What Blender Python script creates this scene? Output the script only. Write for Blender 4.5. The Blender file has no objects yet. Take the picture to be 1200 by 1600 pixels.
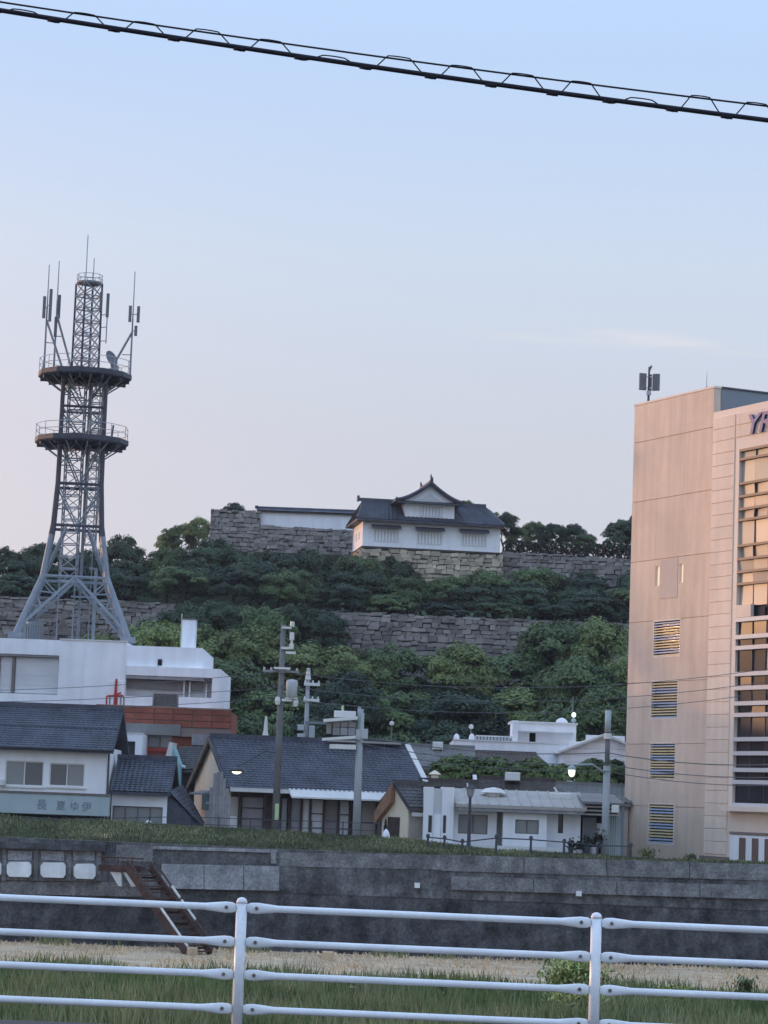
import bpy, math, random
import numpy as np
from mathutils import Vector, Matrix
random.seed(7); rng = np.random.default_rng(11)
R = math.radians
scene = bpy.context.scene
col = scene.collection

# ------------------------------------------------------------------ camera
FPX = 4000.0                                  # focal length in photo pixels (photo 1200 x 1600)
PITCH = math.atan(450 / FPX); ROLL = math.atan(0.037)
CAM = Vector((0, 0, 2.0))
_F = Vector((0, math.cos(PITCH), math.sin(PITCH)))
_R0 = Vector((1, 0, 0)); _U0 = Vector((0, -math.sin(PITCH), math.cos(PITCH)))
_R = _R0 * math.cos(ROLL) + _U0 * math.sin(ROLL)
_U = _U0 * math.cos(ROLL) - _R0 * math.sin(ROLL)
cd = bpy.data.cameras.new('camera'); cam = bpy.data.objects.new('camera', cd); col.objects.link(cam)
cd.sensor_fit = 'VERTICAL'; cd.sensor_height = 24; cd.lens = 24 * FPX / 1600
cd.clip_start = 0.5; cd.clip_end = 20000
m3 = Matrix((( _R.x, _U.x, -_F.x), (_R.y, _U.y, -_F.y), (_R.z, _U.z, -_F.z)))
cam.matrix_world = Matrix.Translation(CAM) @ m3.to_4x4()
scene.camera = cam

# ------------------------------------------------------------------ world, sun, exposure
SUN_EL, SUN_AZ = 4.2, -60.0                   # azimuth from +Y, negative = left
W = bpy.data.worlds.new('World'); scene.world = W; W.use_nodes = True
nt = W.node_tree; nt.nodes.clear()
wo = nt.nodes.new('ShaderNodeOutputWorld'); bg = nt.nodes.new('ShaderNodeBackground')
sky = nt.nodes.new('ShaderNodeTexSky'); sky.sky_type = 'NISHITA'; sky.sun_disc = False
sky.sun_elevation = R(SUN_EL); sky.sun_rotation = R(SUN_AZ)
sky.altitude = 0; sky.air_density = 1.0; sky.dust_density = 0.6; sky.ozone_density = 2.0
bg.inputs['Strength'].default_value = 0.15
def wnode(t, **k):
    n = nt.nodes.new(t)
    for a, v in k.items(): setattr(n, a, v)
    return n
tc = wnode('ShaderNodeTexCoord'); sep = wnode('ShaderNodeSeparateXYZ'); nt.links.new(tc.outputs['Generated'], sep.inputs[0])
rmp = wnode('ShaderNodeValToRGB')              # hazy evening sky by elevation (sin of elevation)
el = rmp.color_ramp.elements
stops = [(0.0,(.405,.415,.455)), (.137,(.412,.430,.489)), (.21,(.408,.470,.565)), (.285,(.343,.451,.633)), (.50,(.400,.560,.840)), (1.0,(.440,.620,.940))]  # overhead stops, out of frame, brightened as fill for the shaded walls
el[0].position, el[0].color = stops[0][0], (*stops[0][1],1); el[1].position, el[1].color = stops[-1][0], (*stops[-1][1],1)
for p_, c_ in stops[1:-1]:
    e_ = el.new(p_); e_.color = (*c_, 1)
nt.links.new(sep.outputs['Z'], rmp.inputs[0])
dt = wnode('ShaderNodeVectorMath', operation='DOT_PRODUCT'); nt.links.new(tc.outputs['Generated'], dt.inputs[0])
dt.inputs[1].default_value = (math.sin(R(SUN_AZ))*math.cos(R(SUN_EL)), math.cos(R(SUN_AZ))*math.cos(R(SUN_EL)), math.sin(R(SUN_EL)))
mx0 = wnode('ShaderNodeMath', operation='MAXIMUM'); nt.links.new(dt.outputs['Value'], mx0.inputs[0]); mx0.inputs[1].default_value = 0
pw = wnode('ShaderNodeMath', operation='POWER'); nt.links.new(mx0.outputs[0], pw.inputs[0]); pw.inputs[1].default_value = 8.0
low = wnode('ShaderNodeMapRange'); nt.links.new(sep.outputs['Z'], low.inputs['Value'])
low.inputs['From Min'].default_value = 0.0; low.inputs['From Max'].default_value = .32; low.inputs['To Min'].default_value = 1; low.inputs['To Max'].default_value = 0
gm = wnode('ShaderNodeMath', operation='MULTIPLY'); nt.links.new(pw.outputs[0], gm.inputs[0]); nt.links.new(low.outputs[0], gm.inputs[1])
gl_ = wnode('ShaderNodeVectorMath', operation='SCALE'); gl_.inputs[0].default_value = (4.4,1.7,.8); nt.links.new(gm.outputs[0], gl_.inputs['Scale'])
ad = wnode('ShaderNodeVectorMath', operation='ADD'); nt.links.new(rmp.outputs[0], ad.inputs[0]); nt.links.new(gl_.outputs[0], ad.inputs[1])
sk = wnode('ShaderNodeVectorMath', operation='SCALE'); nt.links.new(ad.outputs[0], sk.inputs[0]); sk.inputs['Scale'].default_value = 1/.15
# thin cirrus streaks low in the sky
mpc = wnode('ShaderNodeMapping'); mpc.inputs['Rotation'].default_value = (0, R(4), 0); mpc.inputs['Scale'].default_value = (9, 9, 95); nt.links.new(tc.outputs['Generated'], mpc.inputs[0])
nzc = wnode('ShaderNodeTexNoise'); nzc.inputs['Scale'].default_value = 1.3; nzc.inputs['Detail'].default_value = 5; nt.links.new(mpc.outputs[0], nzc.inputs['Vector'])
rc = wnode('ShaderNodeMapRange'); nt.links.new(nzc.outputs['Fac'], rc.inputs['Value'])
rc.inputs['From Min'].default_value = .42; rc.inputs['From Max'].default_value = .70; rc.inputs['To Max'].default_value = .95
def wm(op, a, b=None):
    n_ = wnode('ShaderNodeMath', operation=op)
    for i_, v_ in enumerate((a, b)):
        if v_ is None: continue
        if hasattr(v_, 'is_linked'): nt.links.new(v_, n_.inputs[i_])
        else: n_.inputs[i_].default_value = v_
    return n_.outputs[0]
line = wm('ADD', sep.outputs['Z'], wm('MULTIPLY', sep.outputs['X'], .045))     # height above a gently falling line
off = wm('ABSOLUTE', wm('SUBTRACT', line, .1855))
bandm = wm('MAXIMUM', wm('SUBTRACT', 1.0, wm('MULTIPLY', off, 220.0)), 0.0)
side = wm('MINIMUM', wm('MAXIMUM', wm('MULTIPLY', wm('SUBTRACT', sep.outputs['X'], .02), 25.0), 0.0), 1.0)
cm = wm('MULTIPLY', wm('MULTIPLY', bandm, side), rc.outputs[0])
rc = type('o', (), {'outputs': [cm]})
nsk = wnode('ShaderNodeVectorMath', operation='SCALE'); nt.links.new(sky.outputs[0], nsk.inputs[0]); nsk.inputs['Scale'].default_value = .05
a2 = wnode('ShaderNodeVectorMath', operation='ADD'); nt.links.new(sk.outputs[0], a2.inputs[0]); nt.links.new(nsk.outputs[0], a2.inputs[1])
a3 = wnode('ShaderNodeMixRGB'); nt.links.new(rc.outputs[0], a3.inputs[0]); nt.links.new(a2.outputs[0], a3.inputs[1]); a3.inputs[2].default_value = (4.0,3.75,3.75,1)
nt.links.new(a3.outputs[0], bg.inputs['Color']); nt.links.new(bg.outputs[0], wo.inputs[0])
sl = bpy.data.lights.new('sun', 'SUN'); sun = bpy.data.objects.new('sun', sl); col.objects.link(sun)
sl.energy = 1.3; sl.angle = R(2.2); sl.color = (1.0, 0.56, 0.28)
sd = Vector((math.sin(R(SUN_AZ)) * math.cos(R(SUN_EL)), math.cos(R(SUN_AZ)) * math.cos(R(SUN_EL)), math.sin(R(SUN_EL))))
sun.rotation_euler = sd.to_track_quat('Z', 'Y').to_euler(); sun.location = (-60, 40, 60)
scene.view_settings.view_transform = 'Standard'; scene.view_settings.look = 'None'
scene.view_settings.exposure = 0.58; scene.view_settings.gamma = 1.0
scene.view_settings.use_curve_mapping = False

# ------------------------------------------------------------------ pixel -> place helpers
def ray(px, py):
    return (_F + _R * ((px - 600) / FPX) + _U * ((800 - py) / FPX))
def at(px, py, Y):
    d = ray(px, py); return CAM + d * ((Y - CAM.y) / d.y)
def S(Y): return Y / FPX                       # metres per photo pixel at a distance

# ------------------------------------------------------------------ materials
MATS = {}
def mat(name, c, rough=0.7, var=0.15, scale=1.5, bump=0.0, c2=None, stain=0.0, metal=0.0, spec=0.3,
        rand=0.0, fine=0.0, stretch=None, island=0.0):
    if name in MATS: return MATS[name]
    m = bpy.data.materials.new(name); m.use_nodes = True; n = m.node_tree.nodes; L = m.node_tree.links
    p = n['Principled BSDF']; p.inputs['Roughness'].default_value = rough
    p.inputs['Metallic'].default_value = metal; p.inputs['Specular IOR Level'].default_value = spec
    geo = n.new('ShaderNodeNewGeometry'); mp = n.new('ShaderNodeMapping')
    L.new(geo.outputs['Position'], mp.inputs['Vector'])
    if stretch: mp.inputs['Scale'].default_value = stretch
    tx = n.new('ShaderNodeTexNoise'); tx.inputs['Scale'].default_value = scale; tx.inputs['Detail'].default_value = 6
    tx.inputs['Roughness'].default_value = 0.62
    L.new(mp.outputs[0], tx.inputs['Vector'])
    rp = n.new('ShaderNodeValToRGB'); L.new(tx.outputs['Fac'], rp.inputs[0])
    a = tuple(max(0, v * (1 - var)) for v in c); b = tuple(v * (1 + var) for v in (c2 or c))
    rp.color_ramp.elements[0].position = 0.32; rp.color_ramp.elements[1].position = 0.68
    rp.color_ramp.elements[0].color = (*a, 1); rp.color_ramp.elements[1].color = (*b, 1)
    out = rp.outputs[0]
    def mul(out, fac_socket, lo, hi):
        mr = n.new('ShaderNodeMapRange'); L.new(fac_socket, mr.inputs['Value'])
        mr.inputs['To Min'].default_value = lo; mr.inputs['To Max'].default_value = hi
        vm = n.new('ShaderNodeVectorMath'); vm.operation = 'SCALE'
        L.new(out, vm.inputs[0]); L.new(mr.outputs[0], vm.inputs['Scale']); return vm.outputs[0]
    if rand:
        oi = n.new('ShaderNodeObjectInfo'); out = mul(out, oi.outputs['Random'], 1 - rand, 1 + rand)
    if island:
        out = mul(out, geo.outputs['Random Per Island'], 1 - island, 1 + island)
    if fine:
        t2 = n.new('ShaderNodeTexNoise'); t2.inputs['Scale'].default_value = scale * 9; t2.inputs['Detail'].default_value = 3
        L.new(mp.outputs[0], t2.inputs['Vector']); out = mul(out, t2.outputs['Fac'], 1 - fine, 1 + fine)
    if stain:                                  # vertical weather streaks
        m2 = n.new('ShaderNodeMapping'); m2.inputs['Scale'].default_value = (2.2, 2.2, 0.18)
        L.new(geo.outputs['Position'], m2.inputs['Vector'])
        t3 = n.new('ShaderNodeTexNoise'); t3.inputs['Scale'].default_value = 1.0; t3.inputs['Detail'].default_value = 5
        L.new(m2.outputs[0], t3.inputs['Vector']); out = mul(out, t3.outputs['Fac'], 1 - stain, 1 + stain)
    L.new(out, p.inputs['Base Color'])
    if bump:
        bp = n.new('ShaderNodeBump'); bp.inputs['Strength'].default_value = bump; bp.inputs['Distance'].default_value = 0.05
        L.new(tx.outputs['Fac'], bp.inputs['Height']); L.new(bp.outputs[0], p.inputs['Normal'])
    MATS[name] = m; return m

def leafmat(name, c, c2, rand=0.25, island=0.35):
    m = mat(name, c, 0.6, 0.2, 0.35, c2=c2, rand=rand, island=island, spec=0.25)
    n = m.node_tree.nodes; L = m.node_tree.links
    p = n['Principled BSDF']; out = [x for x in n if x.type == 'OUTPUT_MATERIAL'][0]
    tr = n.new('ShaderNodeBsdfTranslucent'); mx = n.new('ShaderNodeMixShader'); mx.inputs[0].default_value = 0.2
    src = p.inputs['Base Color'].links[0].from_socket
    L.new(src, tr.inputs['Color']); L.new(p.outputs[0], mx.inputs[1]); L.new(tr.outputs[0], mx.inputs[2])
    L.new(mx.outputs[0], out.inputs['Surface']); return m

def glassmat(name, c, metal, rough=0.05, wob=0.0):
    if name in MATS: return MATS[name]
    m = bpy.data.materials.new(name); m.use_nodes = True; n = m.node_tree.nodes; L = m.node_tree.links
    p = n['Principled BSDF']; p.inputs['Base Color'].default_value = (*c, 1)
    p.inputs['Metallic'].default_value = metal; p.inputs['Roughness'].default_value = rough
    p.inputs['Specular IOR Level'].default_value = 0.6
    if wob:
        geo = n.new('ShaderNodeNewGeometry'); tx = n.new('ShaderNodeTexNoise'); tx.inputs['Scale'].default_value = 0.45
        tx.inputs['Detail'].default_value = 1.5
        L.new(geo.outputs['Position'], tx.inputs['Vector'])
        bp = n.new('ShaderNodeBump'); bp.inputs['Strength'].default_value = wob; bp.inputs['Distance'].default_value = 0.1
        L.new(tx.outputs['Fac'], bp.inputs['Height']); L.new(bp.outputs[0], p.inputs['Normal'])
    MATS[name] = m; return m
def emit(name, c, s):
    m = bpy.data.materials.new(name); m.use_nodes = True; p = m.node_tree.nodes['Principled BSDF']
    p.inputs['Base Color'].default_value = (*c, 1); p.inputs['Emission Color'].default_value = (*c, 1)
    p.inputs['Emission Strength'].default_value = s; MATS[name] = m; return m

M = dict(
 white = mat('white_paint', (.89,.90,.92), .55, .06, .5, stain=.20),
 white2 = mat('white_plaster', (.90,.90,.91), .8, .05, .8, stain=.12),
 offwhite = mat('off_white_trim', (.72,.71,.68), .7, .08, 1.2),
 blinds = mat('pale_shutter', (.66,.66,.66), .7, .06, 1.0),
 cream = mat('cream_render', (.84,.73,.55), .85, .08, .7, stain=.12),
 beige = mat('beige_siding', (.46,.41,.36), .8, .08, 1.0, stain=.1),
 tile = mat('dark_roof_tile', (.064,.071,.093), .5, .38, .9, fine=.55, stain=.25, spec=.45),
 tile2 = mat('grey_roof_tile', (.10,.097,.098), .6, .25, 1.6, fine=.4),
 tile3 = mat('brown_roof_tile', (.085,.072,.062), .65, .3, 1.6, fine=.4),
 roofsheet = mat('pale_roof_sheet', (.42,.39,.36), .6, .10, .8, stain=.1),
 roofgrey = mat('weathered_grey_sheet', (.22,.22,.21), .7, .15, .8, stain=.12),
 wood = mat('dark_old_wood', (.075,.058,.05), .8, .3, 2.5, stain=.2),
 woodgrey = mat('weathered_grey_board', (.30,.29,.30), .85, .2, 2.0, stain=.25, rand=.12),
 woodorange = mat('stained_orange_wood', (.34,.19,.12), .75, .2, 2.0),
 door = mat('mauve_shutter', (.27,.24,.24), .7, .15, 1.2, stain=.15),
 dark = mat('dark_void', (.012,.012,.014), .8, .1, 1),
 red = mat('red_brick_tile', (.27,.085,.055), .75, .18, 1.4, stain=.2, rand=.10),
 redpaint = mat('red_paint', (.42,.05,.05), .5, .1, 2),
 greenpanel = mat('pale_grey_green_sign', (.42,.49,.49), .6, .06, .7, stain=.1),
 turq = mat('turquoise_gable', (.30,.52,.52), .7, .1, 1),
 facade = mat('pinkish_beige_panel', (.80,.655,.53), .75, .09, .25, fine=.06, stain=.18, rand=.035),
 facade2 = mat('smooth_pink_trim', (.82,.69,.58), .7, .05, .3, stain=.06),
 joint = mat('dark_joint', (.26,.20,.18), .8, .1, 1),
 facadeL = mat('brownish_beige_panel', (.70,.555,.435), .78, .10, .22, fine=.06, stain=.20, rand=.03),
 bluegrey = mat('blue_grey_and_shade', (.20,.225,.25), .7, .05, .4, stain=.05),  # also carries the painted blue shade of the block's side wall and fin
 mullion = mat('pale_mullion', (.60,.60,.60), .5, .04, 1),
 brownmull = mat('brown_mullion', (.20,.14,.11), .5, .05, 1),
 slat = mat('pale_louvre', (.80,.66,.40), .5, .04, 1),
 slatblue = mat('blue_louvre', (.50,.57,.72), .5, .04, 1),
 steel = mat('galvanised_steel', (.24,.27,.30), .5, .12, 1.5, metal=.2),
 darksteel = mat('dark_steel', (.07,.074,.092), .55, .15, 1.5),
 antenna = mat('grey_antenna_shell', (.16,.16,.17), .5, .1, 2),
 whip = mat('pale_antenna_rod', (.42,.42,.45), .5, .1, 2),
 pole = mat('concrete_pole', (.17,.175,.175), .85, .15, 1.2, stain=.1),
 poleL = mat('pale_concrete_pole', (.36,.39,.40), .8, .1, 1.2, stain=.08),
 porcelain = mat('white_porcelain', (.72,.72,.68), .35, .05, 2),
 boxgrey = mat('grey_enamel_box', (.48,.49,.50), .45, .06, 2),
 wire = mat('black_cable', (.016,.014,.022), .6, .1, 2),
 wire2 = mat('grey_cable', (.13,.13,.14), .6, .1, 2),
 rail = mat('white_enamel_rail', (.88,.89,.90), .30, .07, 3.5, spec=.4, fine=.10, stain=.16),
 bolt = mat('dull_bolt', (.20,.17,.16), .6, .25, 9, metal=.3),
 kerb = mat('dark_kerb_concrete', (.08,.075,.08), .9, .2, 3, fine=.2),
 asphalt = mat('asphalt', (.05,.05,.052), .9, .15, 4, fine=.2),
 rust = mat('rusty_steel', (.085,.050,.042), .85, .35, 2.2, fine=.3),
 pipewhite = mat('chipped_white_pipe', (.62,.60,.55), .6, .15, 2.0),
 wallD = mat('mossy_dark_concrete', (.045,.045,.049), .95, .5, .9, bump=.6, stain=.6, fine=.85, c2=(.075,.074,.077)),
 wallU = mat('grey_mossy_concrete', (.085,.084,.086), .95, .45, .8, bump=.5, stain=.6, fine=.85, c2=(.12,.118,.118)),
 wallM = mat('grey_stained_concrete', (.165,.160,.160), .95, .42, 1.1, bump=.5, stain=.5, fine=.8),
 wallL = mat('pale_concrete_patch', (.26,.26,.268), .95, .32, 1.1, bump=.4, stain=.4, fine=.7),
 wallW = mat('whitened_panel', (.74,.76,.76), .9, .15, 1.3, stain=.25),
 stone = mat('castle_stone', (.225,.20,.18), .9, .25, .5, bump=.3, rand=.35, fine=.25),
 stoneT = mat('tan_castle_stone', (.38,.32,.235), .9, .25, .5, bump=.3, rand=.38, fine=.25),
 stonegap = mat('stone_gap_earth', (.06,.056,.052), .95, .3, .8),
 hill = mat('hill_soil', (.030,.040,.020), .95, .35, .25, fine=.3),
 town = mat('town_earth', (.10,.095,.085), .95, .2, .6, fine=.25),
 bank = mat('bank_turf', (.085,.10,.055), .95, .35, .7, c2=(.12,.13,.075), fine=.35),
 bed = mat('riverbed_soil', (.10,.095,.055), .95, .25, .5, fine=.3),
 sand = mat('dry_straw_ground', (.50,.37,.24), .95, .18, .6, c2=(.60,.45,.30), fine=.25),
 trunk = mat('bark', (.06,.05,.042), .9, .25, 2),
 roofmetal = mat('grey_roof_gravel', (.25,.25,.25), .9, .1, 1),
 plant = mat('dark_pot_plant', (.03,.045,.025), .7, .3, 3, island=.4),
 signblue = mat('blue_letter', (.02,.055,.24), .45, .1, 2),
 signgrey = mat('faded_grey_letter', (.20,.25,.29), .7, .1, 2),
 yellowgreen = mat('reflective_yellow_green', (.55,.66,.36), .5, .1, 2),
 mossroof = mat('dull_brown_roof', (.15,.13,.11), .85, .2, 1.2, stain=.2),
)
M['leafD'] = leafmat('leaf_dark', (.038,.066,.044), (.066,.102,.056))
M['leafM'] = leafmat('leaf_mid', (.092,.140,.058), (.130,.182,.070))
M['leafL'] = leafmat('leaf_light', (.150,.200,.068), (.205,.240,.080))
M['leafP'] = leafmat('leaf_conifer', (.038,.058,.042), (.055,.076,.052))
M['leafG'] = leafmat('leaf_garden', (.085,.135,.050), (.130,.180,.065))
M['grassG'] = leafmat('grass_blade_green', (.115,.170,.060), (.165,.215,.080), rand=0, island=.4)
M['grassB'] = leafmat('bank_grass_blade', (.110,.125,.068), (.150,.160,.088), rand=0, island=.4)
M['grassY'] = leafmat('weed_leaf_yellow_green', (.36,.42,.14), (.46,.50,.18), rand=0, island=.3)
M['grassP'] = leafmat('grass_blade_pale', (.20,.235,.11), (.28,.28,.15), rand=0, island=.3)
M['grassT'] = leafmat('grass_blade_straw', (.66,.49,.31), (.74,.57,.38), rand=0, island=.25)
M['glassD'] = glassmat('dark_window_glass', (.06,.065,.075), .0, .08)
M['glassG'] = glassmat('curtained_window_glass', (.27,.28,.28), .0, .12)
M['glassM'] = glassmat('dark_curtain_glass', (.035,.038,.045), .0, .26, .01)
M['glassM'].node_tree.nodes['Principled BSDF'].inputs['Specular IOR Level'].default_value = .06
M['glassC'] = glassmat('dim_curtained_glass', (.13,.135,.14), .0, .1)
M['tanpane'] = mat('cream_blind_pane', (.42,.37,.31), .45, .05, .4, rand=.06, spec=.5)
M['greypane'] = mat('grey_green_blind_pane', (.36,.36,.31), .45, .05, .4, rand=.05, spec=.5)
M['recess'] = mat('grey_pink_panel', (.56,.47,.40), .75, .05, .3, stain=.06)
M['glassS'] = mat('painted_reflection_pane', (.95,.82,.60), .4, .03, .5)  # slit panes: warm sky reflection put into a pale colour
M['lampG'] = emit('street_light_glow', (.80,1.0,.72), 1.1)
M['lampW'] = emit('warm_street_light_glow', (1.0,1.0,.62), 1.6)

# ------------------------------------------------------------------ mesh helper
class MB:
    def __init__(s): s.v = []; s.f = []
    def quad(s, a, b, c, d):
        i = len(s.v); s.v += [tuple(a), tuple(b), tuple(c), tuple(d)]; s.f.append((i, i+1, i+2, i+3)); return s
    def tri(s, a, b, c):
        i = len(s.v); s.v += [tuple(a), tuple(b), tuple(c)]; s.f.append((i, i+1, i+2)); return s
    def box(s, x0, x1, y0, y1, z0, z1):
        i = len(s.v)
        s.v += [(x0,y0,z0),(x1,y0,z0),(x1,y1,z0),(x0,y1,z0),(x0,y0,z1),(x1,y0,z1),(x1,y1,z1),(x0,y1,z1)]
        for f in ((0,3,2,1),(4,5,6,7),(0,1,5,4),(1,2,6,5),(2,3,7,6),(3,0,4,7)): s.f.append(tuple(i+k for k in f))
        return s
    def bbox(s, x0, x1, y0, y1, z0, z1, b=0.02):   # front-bevelled box (pillow panel)
        i = len(s.v)
        s.v += [(x0+b,y0,z0+b),(x1-b,y0,z0+b),(x1-b,y0,z1-b),(x0+b,y0,z1-b),
                (x0,y0+b,z0),(x1,y0+b,z0),(x1,y0+b,z1),(x0,y0+b,z1),(x0,y1,z0),(x1,y1,z0),(x1,y1,z1),(x0,y1,z1)]
        for f in ((0,1,2,3),(4,5,1,0),(5,6,2,1),(6,7,3,2),(7,4,0,3),(8,9,5,4),(9,10,6,5),(10,11,7,6),(11,8,4,7)):
            s.f.append(tuple(i+k for k in f))
        return s
    def hexa(s, p):                              # 8 points: bottom 4 then top 4
        i = len(s.v); s.v += [tuple(q) for q in p]
        for f in ((0,3,2,1),(4,5,6,7),(0,1,5,4),(1,2,6,5),(2,3,7,6),(3,0,4,7)): s.f.append(tuple(i+k for k in f))
        return s
    def tube(s, p, q, r, r2=None, n=8, cap=True):
        return s.path([p, q], [r, r if r2 is None else r2], n, cap)
    def path(s, pts, rs, n=8, cap=True):
        pts = [Vector(p) for p in pts]
        if not hasattr(rs, '__len__'): rs = [rs] * len(pts)
        base = len(s.v); up = None
        for k, p in enumerate(pts):
            t = (pts[min(k+1, len(pts)-1)] - pts[max(k-1, 0)]).normalized()
            if up is None:
                up = Vector((0,0,1)) if abs(t.z) < .9 else Vector((1,0,0))
            a = t.cross(up).normalized(); b = a.cross(t).normalized(); up = b
            for j in range(n):
                an = 2*math.pi*j/n; s.v.append(tuple(p + (a*math.cos(an) + b*math.sin(an)) * rs[k]))
        for k in range(len(pts)-1):
            for j in range(n):
                a0 = base + k*n + j; a1 = base + k*n + (j+1) % n
                s.f.append((a0, a1, a1+n, a0+n))
        if cap:
            s.f.append(tuple(base + j for j in range(n))[::-1]); e = base + (len(pts)-1)*n
            s.f.append(tuple(e + j for j in range(n)))
        return s
    def lathe(s, prof, c=(0,0,0), n=16):         # prof: list of (r, z)
        base = len(s.v)
        for r, z in prof:
            for j in range(n):
                an = 2*math.pi*j/n; s.v.append((c[0]+r*math.cos(an), c[1]+r*math.sin(an), c[2]+z))
        for k in range(len(prof)-1):
            for j in range(n):
                a0 = base+k*n+j; a1 = base+k*n+(j+1)%n; s.f.append((a0, a1, a1+n, a0+n))
        s.f.append(tuple(base+j for j in range(n))[::-1]); e = base+(len(prof)-1)*n
        s.f.append(tuple(e+j for j in range(n))); return s
    def prism(s, poly, y0, y1):                  # poly in (x,z), extruded along y
        i = len(s.v); n = len(poly)
        s.v += [(x, y0, z) for x, z in poly] + [(x, y1, z) for x, z in poly]
        s.f.append(tuple(i+k for k in range(n))); s.f.append(tuple(i+n+k for k in range(n))[::-1])
        for k in range(n):
            k2 = (k+1) % n; s.f.append((i+k, i+n+k, i+n+k2, i+k2))
        return s
    def wall(s, x0, x1, z0, z1, holes, y=0.0, rev=0.15):
        xs = sorted({x0, x1, *[h[0] for h in holes], *[h[1] for h in holes]})
        zs = sorted({z0, z1, *[h[2] for h in holes], *[h[3] for h in holes]})
        for a, b in zip(xs, xs[1:]):
            for c, d in zip(zs, zs[1:]):
                mx, mz = (a+b)/2, (c+d)/2
                if not (x0 <= mx <= x1 and z0 <= mz <= z1): continue
                if any(h[0] < mx < h[1] and h[2] < mz < h[3] for h in holes): continue
                s.quad((a,y,c),(b,y,c),(b,y,d),(a,y,d))
        for a, b, c, d in holes:
            s.quad((a,y,c),(a,y,d),(a,y+rev,d),(a,y+rev,c)); s.quad((b,y,c),(b,y+rev,c),(b,y+rev,d),(b,y,d))
            s.quad((a,y,d),(b,y,d),(b,y+rev,d),(a,y+rev,d)); s.quad((a,y,c),(a,y+rev,c),(b,y+rev,c),(b,y,c))
        return s
    def body(s, x0, x1, y0, y1, z0, z1, holes=(), rev=0.15):
        s.wall(x0, x1, z0, z1, list(holes), y0, rev)
        s.quad((x0,y0,z0),(x0,y0,z1),(x0,y1,z1),(x0,y1,z0)); s.quad((x1,y0,z0),(x1,y1,z0),(x1,y1,z1),(x1,y0,z1))
        s.quad((x0,y1,z0),(x0,y1,z1),(x1,y1,z1),(x1,y1,z0)); s.quad((x0,y0,z1),(x1,y0,z1),(x1,y1,z1),(x0,y1,z1))
        return s
    def tiles(s, A, B, C, D, cw=0.25, rl=0.23, amp=0.04, step=0.03):
        A, B, C, D = map(Vector, (A, B, C, D))   # ridge-left, ridge-right, eave-right, eave-left
        nc = max(2, int(((B-A).length + (C-D).length) / 2 / cw)); nr = max(2, int((D-A).length / rl))
        N = (B-A).cross(D-A).normalized()
        if N.z < 0: N = -N
        q = 4; base0 = len(s.v)
        for r in range(nr):
            b = len(s.v)
            for e in (0, 1):
                v = (r + e) / nr
                for i in range(nc*q+1):
                    u = i / (nc*q); ph = (i % q) / q
                    P = (A*(1-u)+B*u)*(1-v) + (D*(1-u)+C*u)*v
                    s.v.append(tuple(P + N*(0.02 + amp*(0.5+0.5*math.cos(2*math.pi*ph)) + (step if e else 0))))
            w = nc*q+1
            for i in range(nc*q): s.f.append((b+i, b+w+i, b+w+i+1, b+i+1))
            if r:
                for i in range(nc*q): s.f.append((b-w+i, b+i, b+i+1, b-w+i+1))
        return s
    def mesh(s, name, m):
        me = bpy.data.meshes.new(name); me.from_pydata(s.v, [], s.f); me.update()
        if m: me.materials.append(m)
        return me
    def build(s, name, m, parent=None, smooth=False):
        o = bpy.data.objects.new(name, s.mesh(name, m)); col.objects.link(o)
        if parent: o.parent = parent
        if smooth:
            o.data.polygons.foreach_set('use_smooth', [True]*len(o.data.polygons)); 
        return o
def tag(o, label=None, cat=None, group=None, kind=None):
    if label: o['label'] = label
    if cat: o['category'] = cat
    if group: o['group'] = group
    if kind: o['kind'] = kind
    return o
def empty(name, loc, yaw=0.0):
    o = bpy.data.objects.new(name, None); col.objects.link(o); o.location = loc; o.rotation_euler = (0,0,yaw)
    o.empty_display_size = .3; return o
def inst(name, me, parent, loc=(0,0,0), rot=(0,0,0), sc=(1,1,1)):
    o = bpy.data.objects.new(name, me); col.objects.link(o); o.parent = parent
    o.location = loc; o.rotation_euler = rot; o.scale = sc; return o

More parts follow.
